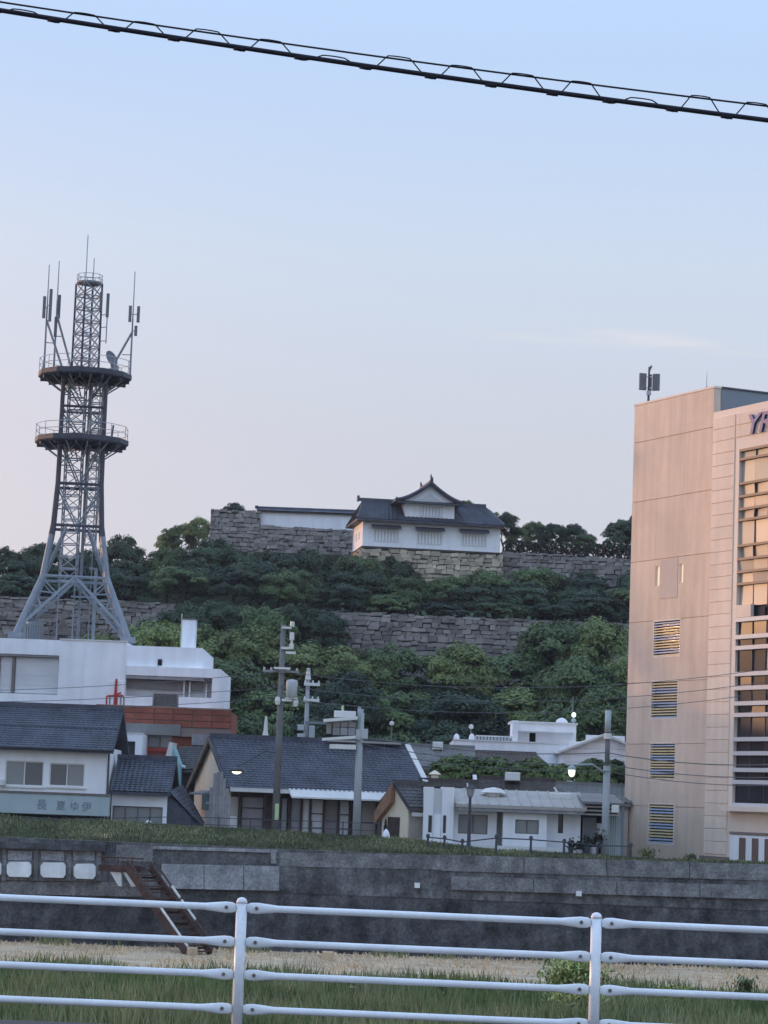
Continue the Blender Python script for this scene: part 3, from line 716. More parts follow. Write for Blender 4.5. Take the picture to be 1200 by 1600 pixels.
def turret():
    Y = 268.0; b = Place('castle_turret', 566, 853, Y, 'white plastered two storey castle turret with dark tiled roofs', 'castle turret', R(8))
    k = S(Y); L = b.l(781, 861)[0]; D = 8.0; zE = b.l(600, 813)[1]
    zt = zE
    rects = [(586,829,621,845),(654,833,689,849),(723,836,758,852)]
    hs = [b.r(*q) for q in rects]
    b.part('wall', MB().body(0, L, 0, D, -.1, zt+.3, hs, .12), M['white2'])
    for h in hs:                                # lattice windows under a timber hood
        x0,x1,z0,z1 = h
        w = b.part('window', MB().box(x0-.12,x1+.12,-.05,.02,z0-.12,z0-.01).box(x0-.12,x0-.01,-.05,.02,z0-.01,z1).box(x1+.01,x1+.12,-.05,.02,z0-.01,z1), M['offwhite'])
        b.part('window_back', MB().box(x0,x1,.08,.1,z0,z1), M['blinds'], w)
        n = 7
        for i in range(n):
            xx = x0+(x1-x0)*(i+.5)/n; b.part('bar', MB().box(xx-.09,xx+.09,-.02,.07,z0,z1), M['white2'], w)
        hx0, hx1 = x0-.38, x1+.32
        b.part('hood', MB().hexa([(hx0,-.75,z1+.18),(hx1,-.75,z1+.18),(hx1,0.0,z1+.30),(hx0,0.0,z1+.30),(hx0,-.75,z1+.30),(hx1,-.75,z1+.30),(hx1,0.0,z1+.62),(hx0,0.0,z1+.62)]), M['darksteel'], w)
    # left side windows (sunlit end)
    for yy in (2.2, 4.6):
        b.part('side_window', MB().box(-.06,.01,yy,yy+1.0,1.0,1.75), M['offwhite'])
    b.part('sill_band', MB().box(-.06, L+.06, -.06, D, -.18, .02), M['wood'])
    # lower roof
    o = .75; zR = b.l(640, 786, D/2)[1]
    th = .15
    e = [(-o,-o*1.0,zE),(L+o*.4,-o*1.0,zE),(L+o*.4,D+o,zE),(-o,D+o,zE)]
    ym = D/2; gi = 1.15
    rl, rr = (gi*.35, ym, zR), (L-gi*.9, ym, zR-.05)
    # irimoya: gablet at the left end
    gl = (gi*.35, ym-1.9, zE+1.0); gl2 = (gi*.35, ym+1.9, zE+1.0)
    sl = MB()
    sl.quad(rl, rr, e[1], e[0]); sl.quad(rr, rl, e[3], e[2]); sl.tri(rr, e[2], e[1])
    sl.quad(e[0], gl, gl2, e[3]); sl.tri(rl, e[0], gl); sl.tri(rl, gl2, e[3])
    sl.quad(*[(x,y,z-th) for x,y,z in e]); 
    for i in range(4):
        p, q = e[i], e[(i+1)%4]; sl.quad(p, q, (q[0],q[1],q[2]-th), (p[0],p[1],p[2]-th))
    b.part('roof', sl, M['tile'])
    t = MB(); t.tiles(rl, rr, e[1], e[0], .42, .34, .06, .05); t.tiles(rr, rl, e[3], e[2], .42, .34, .06, .05)
    tag(b.part('roof_tiles', t, M['tile']), kind='stuff')
    b.part('gable', MB().tri((gl[0]-.12,gl[1],gl[2]),(gl[0]-.12,rl[1],rl[2]-.1),(gl[0]-.12,gl2[1],gl2[2])), M['white2'])
    b.part('ridge', MB().box(rl[0]-.4, rr[0]+.1, ym-.2, ym+.2, zR-.05, zR+.28), M['tile'])
    b.part('end_ridge', MB().path([rl,(-o*.3,1.6,zE+.75),(-o,-o,zE+.12)],[.14,.14,.12],8).path([rr,(L+o*.1,1.0,zE+.7),(L+o*.4,-o,zE+.1)],[.14,.14,.12],8), M['tile'])
    b.part('ridge_end_tile', MB().box(rl[0]-.62, rl[0]-.38, ym-.3, ym+.3, zR-.1, zR+.5), M['tile'])
    b.part('eave_board', MB().box(-o+.1,L+o*.3,-o*1.1,-o*1.1+.1,zE-.34,zE-.2), M['wood'])
    # upper storey
    ux0, ux1, uz0, uz1 = b.r(633.5, 784, 710.5, 813, -.0); dU = 5.2
    uy = .15
    hw = b.r(656, 793, 691, 806, uy)
    b.part('upper_wall', MB().body(ux0, ux1, uy, uy+dU, uz0-.6, uz1+.4, [hw], .12), M['white2'])
    x0,x1,z0,z1 = hw
    w = b.part('window', MB().box(x0-.12,x1+.12,uy-.05,uy+.02,z0-.12,z0-.01).box(x0-.12,x1+.12,uy-.05,uy+.02,z1+.01,z1+.12), M['offwhite'])
    b.part('window_back', MB().box(x0,x1,uy+.08,uy+.1,z0,z1), M['blinds'], w)
    for i in range(7):
        xx = x0+(x1-x0)*(i+.5)/7; b.part('bar', MB().box(xx-.09,xx+.09,uy-.02,uy+.07,z0,z1), M['white2'], w)
    ax, az = b.l(674, 755, uy-.9); ex0, ez = b.l(618, 781, uy-.9); ex1, _ = b.l(725, 786, uy-.9)
    # curved gable roof, ridge runs to the back
    def prof(side):
        ex = ex0 if side < 0 else ex1; out = []
        for t in (0,.15,.3,.45,.6,.75,.9,1.0):
            x = ax + (ex-ax)*t; drop = (1-(1-t)**1.55)*(az-ez); out.append((x, az - drop + (.12 if t==1.0 else 0)))
        return out
    y0, y1 = uy-.95, uy+dU+.9
    rf = MB(); rt = MB()
    for sd_ in (-1, 1):
        p = prof(sd_)
        for (xa,za),(xb,zb) in zip(p, p[1:]):
            q = [(xa,y0,za),(xb,y0,zb),(xb,y1,zb),(xa,y1,za)]
            rf.hexa([(x,y,z-.2) for x,y,z in q]+q)
            rt.tiles((xa,y0,za),(xa,y1,za),(xb,y1,zb),(xb,y0,zb), .42, .3, .05, .03)
    b.part('upper_roof', rf, M['tile']); tag(b.part('roof_tiles', rt, M['tile']), kind='stuff')
    # verge (barge) tiles on the front edge
    bg_ = MB()
    for sd_ in (-1, 1):
        p = prof(sd_); bg_.path([(x, y0-.02, z+.05) for x, z in p], .17, 8)
    b.part('barge_tile', bg_, M['tile'])
    # white gable triangle set back, with curved edge
    gx = [(x, z-.16) for x, z in prof(-1)[:6]][::-1] + [(x, z-.16) for x, z in prof(1)[1:6]]
    b.part('gable', MB().prism(gx, uy-.35, uy-.15), M['white2'])
    g2 = [(ax+(x-ax)*.45, (z-gx[0][1])*.45+gx[0][1]+.12) for x, z in gx]
    b.part('gable_vent', MB().prism(g2, uy-.42, uy-.36), M['blinds'])
    zb = gx[0][1]
    b.part('skirt_roof', MB().hexa([(gx[0][0]-.5,uy-.95,zb-.30),(gx[-1][0]+.5,uy-.95,zb-.30),(gx[-1][0]+.5,uy-.02,zb-.26),(gx[0][0]-.5,uy-.02,zb-.26),
        (gx[0][0]-.5,uy-.95,zb-.16),(gx[-1][0]+.5,uy-.95,zb-.16),(gx[-1][0]-.2,uy-.02,zb+.10),(gx[0][0]+.2,uy-.02,zb+.10)]), M['tile'])
    b.part('ridge', MB().box(ax-.2, ax+.2, y0-.05, y1, az-.02, az+.28), M['tile'])
    for (yy) in (y0+.05, y1-.15):               # fish ornaments
        b.part('ridge_ornament', MB().path([(ax,yy,az+.2),(ax+.02,yy-.1,az+.5),(ax-.05,yy+.12,az+.78),(ax,yy+.25,az+1.0)],[.2,.17,.10,.03],8), M['tile'])
    # stone base
    bx, bz = 0, 0
    P = b.O
    ca, sa = math.cos(b.yaw), math.sin(b.yaw)
    rt_ = stone_wall('tan stone base directly under the white turret', P.x, P.x+L+.3, P.y, P.z-6.0, P.z-.16, P.z-.16, .72, .46, .2, yaw=b.yaw, tan=True, depth=7.5)
    # shift the wall so that its top edge is under the wall face
    rt_.location = (P.x + sa*1.2, P.y - ca*1.2, P.z-6.0)
    # left return of the base
    r2 = stone_wall('short sunlit return of the stone base at the turret corner', P.x, P.x+D, P.y, P.z-6.0, P.z-.16, P.z-.16, .72, .46, .2, yaw=b.yaw-math.pi/2, tan=True, depth=2.0)
    q = Vector((P.x,P.y,0)) + Vector((-sa,ca,0))*D
    r2.location = (q.x - ca*1.2, q.y - sa*1.2, P.z-6.0)
turret()

# ------------------------------------------------------------------ trees
def crown_mesh(name, seed, m, nc=60, nl=190, flat=.5, leaf=.0205, shape='round', low=.22):
    g = np.random.default_rng(seed); Q = []
    for c in range(nc):
        while True:
            p = g.uniform(-1, 1, 3)
            if p.dot(p) < 1: break
        p = p / max(1e-6, np.linalg.norm(p)) * (np.linalg.norm(p) ** .45)
        if shape == 'round':
            d3 = g.normal(size=3); d3 /= np.linalg.norm(d3)
            if d3[2] < -.45: d3[2] *= -1
            rr = g.uniform(.62, 1.0); cc = np.array([0, 0, .56])
            cx, cy, cz = cc + d3*np.array([.40,.40,.36])*rr
            rh, rv = g.uniform(.09,.15), g.uniform(.06,.10)
        elif shape == 'cone':
            t = g.uniform(0, 1)**1.3; cz = .12 + .84*t; an = g.uniform(0, 6.28); rr = (1-t)*.38*g.uniform(.4,1)
            cx, cy = rr*math.cos(an), rr*math.sin(an); rh, rv = .05+.10*(1-t), .04
        n = nl
        q = g.normal(size=(n,3)); q /= np.linalg.norm(q, axis=1)[:,None]; q *= g.uniform(.35,1,(n,1))**.5
        q[:,2] = np.where(q[:,2] < -.3, -q[:,2]*.6, q[:,2])
        P = np.stack([cx+q[:,0]*rh, cy+q[:,1]*rh, cz+q[:,2]*rv - (q[:,0]**2+q[:,1]**2)*rv*.5], 1)
        OD = (P - np.array([0,0,.50]))/np.array([.45,.45,.42])
        N = OD*.9 + q*.55 + np.array([0,0,.15]) + g.normal(size=(n,3))*.40; N /= np.linalg.norm(N,axis=1)[:,None]
        A = np.cross(N, g.normal(size=(n,3))); A /= np.linalg.norm(A,axis=1)[:,None]; Bv = np.cross(N, A)
        sz = leaf*g.uniform(.6,1.25,(n,1))
        Q.append(np.stack([P-A*sz, P-Bv*sz*.55, P+A*sz, P+Bv*sz*.55], 1))
    V = np.concatenate(Q).reshape(-1,3); nq = len(V)//4
    me = bpy.data.meshes.new(name); me.vertices.add(len(V)); me.vertices.foreach_set('co', V.astype(np.float32).ravel())
    me.loops.add(nq*4); me.loops.foreach_set('vertex_index', np.arange(nq*4, dtype=np.int32))
    me.polygons.add(nq); me.polygons.foreach_set('loop_start', np.arange(0, nq*4, 4, dtype=np.int32))
    me.update(calc_edges=True); me.validate(); me.materials.append(m); return me
def trunk_mesh(seed, top=.62):
    r_ = random.Random(seed); mb = MB()
    pts = [(0,0,-.12)]; 
    for i in range(4): pts.append((r_.uniform(-.02,.02)*(i+1), r_.uniform(-.02,.02)*(i+1), .05+(top-.05)*(i+1)/4))
    mb.path(pts, [.034,.030,.026,.018,.008], 7)
    for k in range(7):
        z = r_.uniform(.2, top*.9); an = r_.uniform(0,6.28); l = r_.uniform(.16,.34)
        mb.path([(0,0,z),(l*.5*math.cos(an),l*.5*math.sin(an),z+l*.28),(l*math.cos(an),l*math.sin(an),z+l*.5)],[.014,.009,.003],5)
    return mb.mesh('trunk_shape', M['trunk'])
TR = [trunk_mesh(k) for k in range(4)]
CR = {k: [crown_mesh('crown_shape', 100+17*j+i*5, M[k], **kw) for i in range(n)] for j, (k, n, kw) in enumerate((
    ('leafD', 4, {}), ('leafM', 4, {}), ('leafL', 3, dict(nc=52)), ('leafP', 2, dict(shape='cone', nc=80, nl=45, leaf=.035)), ('leafG', 3, dict(nc=40, nl=60, low=.1, leaf=.055))))}
def tree(px, pyt, Y, rad, kind, label, cat='tree', group=None, name='tree', ground=None, base=None):
    p = at(px, pyt, Y); gz = zhill(p.x, Y) if ground is None else ground
    H = p.z - gz
    if H < 1.5: gz = p.z - 3.0; H = 3.0
    root = tag(empty(name, (p.x, Y, gz), random.uniform(0, 6.28)), label, cat, group)
    root.scale = (rad*2, rad*2, H)
    inst('trunk', random.choice(TR), root); c = inst('crown', random.choice(CR[kind]), root)
    if H > rad*2.6 and kind != 'leafP':         # tall stem: keep the crown rounded, leave the stem bare below
        f = min(1.0, rad*2.1/H); c.scale = (1,1,f); c.location = (0,0,1-f)
    return root
def seg_label(px, base):
    return base
rt = random.Random(21)
LM = [(-200,'the left picture edge'),(40,'the left tower legs'),(112,'the tower centre'),(185,'the right tower legs'),(238,'the white office roof'),
 (294,'the white chimney block'),(345,'the bastion left edge'),(385,'the bastion right edge'),(425,'the plaster wall left end'),(455,'the tall insulator pole'),(490,'the plaster wall middle'),(532,'the plaster wall right end'),
 (566,'the turret left corner'),(603,'the turret left window'),(640,'the upper storey left edge'),(674,'the turret gable peak'),(708,'the upper storey right edge'),(741,'the turret right window'),
 (781,'the turret right corner'),(812,'the dark hedge left end'),(850,'the white rooftop room'),(880,'the small white dome'),(910,'the skyline gap'),(945,'the pale street pole'),(985,'the beige block edge'),(1030,'the back of the beige block')]
used_lab = set()
COLR = {'leafL':'light yellow green','leafM':'mid green','leafD':'dark green','leafP':'blackish conifer'}
def treelabel(x, rowname, kind):
    d = sorted(LM, key=lambda t: abs(t[0]-x))
    for where in ([f'by {d[0][1]}', f"just {'right' if x > d[0][0] else 'left'} of {d[0][1]}", f'by {d[1][1]}', f'near {d[2][1]}', f"a little {'right' if x > d[1][0] else 'left'} of {d[1][1]}"]):
        l = f'{COLR[kind]} tree, {rowname}, {where}'
        if (rowname, where) not in used_lab: used_lab.add((rowname, where)); return l
    return l
midtop = lambda x: float(np.interp(x, [-80,0,60,130,190,250,300,340,400,450,500,550,600,650,700,750,800,850,900,990], [852,850,846,850,836,836,840,843,846,849,853,858,868,880,888,890,886,886,884,880]))
for row, (Y, dy, step, rn) in enumerate(((267, 0, 70, 'upper belt top row'), (260, 24, 92, 'upper belt middle row'), (252, 46, 78, 'upper belt front row'))):
    x = -75 + row*21
    while x < 1000:
        xx = x + rt.uniform(-10, 10); yt = midtop(xx) + dy + rt.uniform(-8, 10)
        kind = 'leafM' if rt.random() < (.5 if row < 1 else .25) else 'leafD'
        tree(xx, yt, Y + rt.uniform(-1, 1), rt.uniform(3.2, 4.3), kind, treelabel(xx, rn, kind), group='trees of the upper belt')
        x += step * rt.uniform(.8, 1.2)
# trees standing against the gap between the two terrace walls
for xx, yt in ((262,948),(298,936),(338,930),(380,936),(424,940),(466,936),(502,946)):
    kind = 'leafD' if xx % 4 else 'leafM'
    tree(xx, yt, 243 - (xx % 5)*.5, rt.uniform(3.0,3.8), kind, treelabel(xx, 'in the terrace wall gap', kind), group='trees in the gap of the terrace wall')
# lower belt on the slope
lowtop = lambda x: float(np.interp(x, [180,230,300,340,400,440,470,520,560,620,680,740,790,830,880,930,960], [982,972,960,965,976,992,986,988,996,1004,1002,1000,1002,990,966,946,938]))
for row, (Y, dy, step, rr, rn) in enumerate(((237, 0, 88, 4.7, 'lower belt top row'), (220, 62, 92, 4.9, 'lower belt second row'), (197, 118, 88, 4.4, 'lower belt third row'))):
    x = 160 + row*13 if row < 2 else 330 + row*9
    while x < 1010:
        xx = x + rt.uniform(-12, 12); yt = lowtop(xx) + dy + rt.uniform(-18, 14)
        if row < 1: kind = 'leafL' if rt.random() < .75 else 'leafM'
        else: kind = 'leafM' if rt.random() < .55 else 'leafD'
        if 690 < xx < 800 and row >= 1: kind = 'leafP' if rt.random() < .5 else 'leafD'
        if xx > 815 and row >= 1: kind = 'leafL' if rt.random() < .6 else 'leafM'
        tree(xx, yt, Y + rt.uniform(-2, 2), rr*rt.uniform(.85, 1.15) * (.7 if kind == 'leafP' else 1), kind, treelabel(xx, rn, kind), group='trees of the lower belt')
        x += step * rt.uniform(.8, 1.2)
# trees on the summit
for px, py, Y, r_, k, lb in (
    (282,812,298,2.6,'leafM','bushy tree on the skyline left of the grey stone bastion'),
    (312,806,296,2.2,'leafL','sunlit tree on the skyline touching the grey stone bastion'),
    (262,828,298,1.8,'leafL','small pale tree on the skyline, leftmost of the group left of the bastion'),
    (366,783,286,1.7,'leafD','dark shrub growing on top of the grey stone bastion'),
    (728,779,284,1.3,'leafM','tree tip showing above the lower roof right of the turret gable'),
    (757,788,283,2.0,'leafM','tree behind the right end of the turret roof'),
    (787,797,282,2.2,'leafD','dark tree at the right end of the turret roof'),
    (812,819,284,1.8,'leafM','low tree above the dark hedge, first right of the turret'),
    (836,811,285,2.0,'leafM','bushy tree above the dark hedge, second right of the turret'),
    (863,813,284,2.1,'leafD','broad tree above the middle of the dark hedge'),
    (897,816,285,2.0,'leafD','ragged tree above the right half of the dark hedge'),
    (915,830,284,1.6,'leafM','small tree at the right end of the skyline row above the hedge'),
    (972,808,283,2.4,'leafD','dark tree on the skyline touching the beige block'),
    (1000,800,283,2.6,'leafD','tree on the skyline hidden mostly by the beige block')):
    tree(px, py, Y, r_, k, lb, ground=28.0, name='tree' if r_ > 1.6 else 'shrub', cat='tree' if r_ > 1.6 else 'shrub')
# dark hedge right of the turret
def hedge():
    x0 = at(790, 850, 274).x; x1 = at(992, 860, 274).x + 4; z = 28.1
    root = tag(empty('hedge', (x0, 273.2, z)), 'long dark clipped hedge on thin stems right of the white turret', 'hedge')
    L = x1-x0; g = np.random.default_rng(5); mb = MB()
    for i in range(5200):
        x = g.uniform(0, L); zz = g.uniform(.9, 2.05) if g.random() < .62 else g.uniform(-.1,1.0); y = g.uniform(-.5,.5) if zz > .9 else g.uniform(.0,.6); s_ = g.uniform(.12,.24)
        a = Vector(g.normal(size=3)).normalized(); c = a.cross(Vector(g.normal(size=3))).normalized()
        p = Vector((x,y,zz)); mb.quad(p-a*s_, p-c*s_*.6, p+a*s_, p+c*s_*.6)
    tag(mb.build('foliage', M['leafP'], root), kind='stuff')
    sm = MB().tube((0,0,-.3),(0.05,0,1.6),.07,.05,6).mesh('stem_shape', M['trunk'])
    for i in range(int(L/.55)): inst('stem', sm, root, (i*.55+g.uniform(-.1,.1), -.35, 0))
hedge()
# wooded slope carrying on out of the picture to the left
def far_wood():
    V = []; g = np.random.default_rng(9); big = crown_mesh('wood_shape', 77, M['leafD'], nc=26, nl=26, leaf=.10)
    co = np.empty(len(big.vertices)*3, np.float32); big.vertices.foreach_get('co', co); co = co.reshape(-1,3)
    for X in np.arange(-285, -46, 4.2):
        for Y, h in ((246,7),(258,7.2),(232,6.5),(205,8)):
            x, y = X+g.uniform(-1.5,1.5), Y+g.uniform(-2,2); an = g.uniform(0,6.28); r_ = g.uniform(3,4.2); hh = h*g.uniform(.85,1.15)
            c = co*np.array([2*r_,2*r_,hh]); ca, sa = math.cos(an), math.sin(an)
            V.append(np.stack([c[:,0]*ca-c[:,1]*sa+x, c[:,0]*sa+c[:,1]*ca+y, c[:,2]+zhill(x,y)],1))
    V = np.concatenate(V); nq = len(V)//4
    me = bpy.data.meshes.new('far_wood'); me.vertices.add(len(V)); me.vertices.foreach_set('co', V.astype(np.float32).ravel())
    me.loops.add(nq*4); me.loops.foreach_set('vertex_index', np.arange(nq*4, dtype=np.int32))
    me.polygons.add(nq); me.polygons.foreach_set('loop_start', np.arange(0, nq*4, 4, dtype=np.int32)); me.update(calc_edges=True)
    me.materials.append(M['leafD']); o = bpy.data.objects.new('far_wood', me); col.objects.link(o)
    tag(o, 'wooded slope continuing to the left of the castle hill', 'wood', kind='stuff')
far_wood()
# undergrowth on the slopes
def undergrowth():
    g = np.random.default_rng(31); n = 26000
    X = g.uniform(-48, 38, n); Y = g.uniform(168, 268, n); Z = np.array([zhill(a,b) for a,b in zip(X,Y)]) + g.uniform(0,.9,n)
    P = np.stack([X,Y,Z],1); N = g.normal(size=(n,3))*.5+np.array([0,-.3,.8]); N /= np.linalg.norm(N,axis=1)[:,None]
    A = np.cross(N,g.normal(size=(n,3))); A /= np.linalg.norm(A,axis=1)[:,None]; Bv = np.cross(N,A); s_ = g.uniform(.2,.45,(n,1))
    V = np.stack([P-A*s_,P-Bv*s_*.6,P+A*s_,P+Bv*s_*.6],1).reshape(-1,3)
    me = bpy.data.meshes.new('undergrowth'); me.vertices.add(len(V)); me.vertices.foreach_set('co', V.astype(np.float32).ravel())
    me.loops.add(n*4); me.loops.foreach_set('vertex_index', np.arange(n*4, dtype=np.int32))
    me.polygons.add(n); me.polygons.foreach_set('loop_start', np.arange(0,n*4,4,dtype=np.int32)); me.update(calc_edges=True)
    me.materials.append(M['leafD']); o = bpy.data.objects.new('undergrowth', me); col.objects.link(o)
    tag(o, 'dark undergrowth covering the slopes under the trees', 'undergrowth', kind='stuff')
undergrowth()

# ------------------------------------------------------------------ white office and its lattice tower
def white_office():
    b = Place('office_building', 0, 1108, 150.0, 'white flat roofed office with recessed shutters, under the lattice tower', 'building')
    g = zg(-20)-.2
    zb = g - b.O.z
    r = b.r
    x0 = -9.0; xA = r(0,1000,93,1100)[1]; xB = r(93,1000,197,1100)[1]; xC = r(197,1010,315,1045)[1]; xD = r(197,1043,344,1108)[1]
    zt = b.l(48, 998)[1]
    D = 13.0
    # left wing: recessed bay with pale shutters
    h = (x0+1, xA-.08, b.l(46,1084)[1], b.l(46,1022)[1])
    b.part('left_wall', MB().body(x0, xA, .35, D, zb, zt, [h], .5), M['white'])
    b.part('window_back', MB().box(h[0],h[1],.83,.85,h[2],h[3]), M['blinds'])
    for px in (-60, -2, 21, 92):
        xx = b.l(px,1055,.8)[0]
        if px in (-2, 21): b.part('frame_post', MB().box(xx-.08,xx+.08,.6,.83,h[2],h[3]), M['bolt'])
    for (pa, pb) in ((-58,-4),(0,19),(24,91)):
        xa, xb = b.l(pa,1055,.75)[0], b.l(pb,1055,.75)[0]
        b.part('shutter', MB().bbox(xa,xb,.72,.8,h[2]+.06,h[3]-.15,.02), M['blinds'])
        for q in range(1,4):
            zz = h[2]+(h[3]-h[2])*q/4; b.part('shutter_rib', MB().box(xa,xb,.70,.719,zz-.02,zz+.02), M['offwhite'])
    b.part('shutter_head', MB().box(h[0],h[1],.42,.8,h[3]-.13,h[3]-.002), M['woodgrey'])
    # projecting middle block
    b.part('middle_wall', MB().body(xA+.003, xB, -.5, D-1, zb, zt-.02), M['white'])
    b.part('parapet_cap', MB().box(xA-.04,xB+.04,-.56,-.3,zt-.02,zt+.05), M['offwhite'])
    # right part
    z1 = b.l(256,1010)[1]; z2 = b.l(270,1043)[1]
    b.part('upper_wall', MB().body(xB+.003, xC, .3, D-2, z2-.3, z1), M['white'])
    vx, vz = b.l(250,1035,.3); b.part('vent', MB().box(vx-.12,vx+.12,.2,.299,vz-.18,vz+.18), M['dark'])
    hr = r(198,1056,330,1104); hr = (xB+.02, b.l(331,1080)[0], b.l(265,1105)[1], b.l(265,1057)[1])
    b.part('right_wall', MB().body(xB+.003, xD, -.2, D-2.5, zb, z2, [hr], .9), M['white'])
    b.part('bay_back', MB().box(hr[0],hr[1],.68,.7,hr[2],hr[3]), M['blinds'])
    b.part('bay_header', MB().box(hr[0],hr[1]-.5,-.15,.6,hr[3]-.2,hr[3]-.003), M['woodgrey'])
    b.part('lintel_band', MB().box(hr[0]+.02,hr[1]-.6,.45,.66,hr[3]-.75,hr[3]-.25), M['roofgrey'])
    b.part('balcony_wall', MB().box(hr[1]-1.9,hr[1],-.1,.2,hr[2],hr[2]+.62), M['white'])
    b.part('balcony_wall', MB().box(hr[0],hr[0]+1.6,-.1,.2,hr[2],hr[2]+.55), M['white'])
    hw = r(240,1084,277,1105,.6)
    b.window((hw[0],hw[1],hw[2],hw[3]), .45, 2, 'glassD', 'bolt', .06, .2)
    for px in (287,296,322):
        xx = b.l(px,1080,.2)[0]; b.part('frame_post', MB().box(xx-.05,xx+.05,.3,.66,hr[2],hr[3]-.2), M['offwhite'])
    b.part('corner_cap', MB().box(hr[1]-.5,hr[1]-.02,-.18,.1,hr[3]-.32,hr[3]-.22), M['darksteel'])
    # chimney block
    c = r(284,968,305,1012,2.0); b.part('chimney', MB().bbox(c[0],c[1],2.0,3.2,z1-.05,c[3],.03), M['white'])
    b.part('chimney_cap', MB().box(c[0]-.04,c[1]+.06,1.96,3.25,c[3],c[3]+.06), M['bolt'])
    ax = b.l(284,968,2.2)[0]; b.part('antenna_rod', MB().tube((ax,2.2,c[2]),(ax,2.2,c[3]+.35),.03), M['yellowgreen'])
    return b, zt, z1
wb, wzt, wz1 = white_office()
def roof_things():
    zr = wb.O.z + wzt
    p = at(97, 998, 158); r = tag(empty('roof_vent', (p.x, 158, zr-.02)), 'cone capped round vent on the white office roof between the tower legs', 'vent')
    k = S(158)
    MB().lathe([(.35,-.8),(.35,18*k)],n=14).build('shaft', M['darksteel'], r)
    MB().lathe([(20*k,19*k),(20*k,21*k),(9*k,31*k),(5*k,41*k),(2*k,46*k)],n=18).build('hood', M['mossroof'], r)
    MB().box(-.3,.3,-.6,-.36,0,9*k).build('access_box', M['porcelain'], r)
    p = at(50, 998, 157); r = tag(empty('cooling_unit', (p.x,157,zr-.02)), 'grey ribbed cooling unit on the white office roof by the left tower leg', 'cooling unit')
    MB().bbox(-14*k,14*k,0,1.2,-.6,34*k,.04).build('cabinet', M['roofgrey'], r)
    for i in range(7): MB().box((-12+i*3.7)*k,(-10.2+i*3.7)*k,-.05,-.001,4*k,30*k).build('rib', M['steel'], r)
    MB().lathe([(.5,34*k),(.5,38*k)],(0,.6,0),14).build('fan_ring', M['steel'], r)
roof_things()

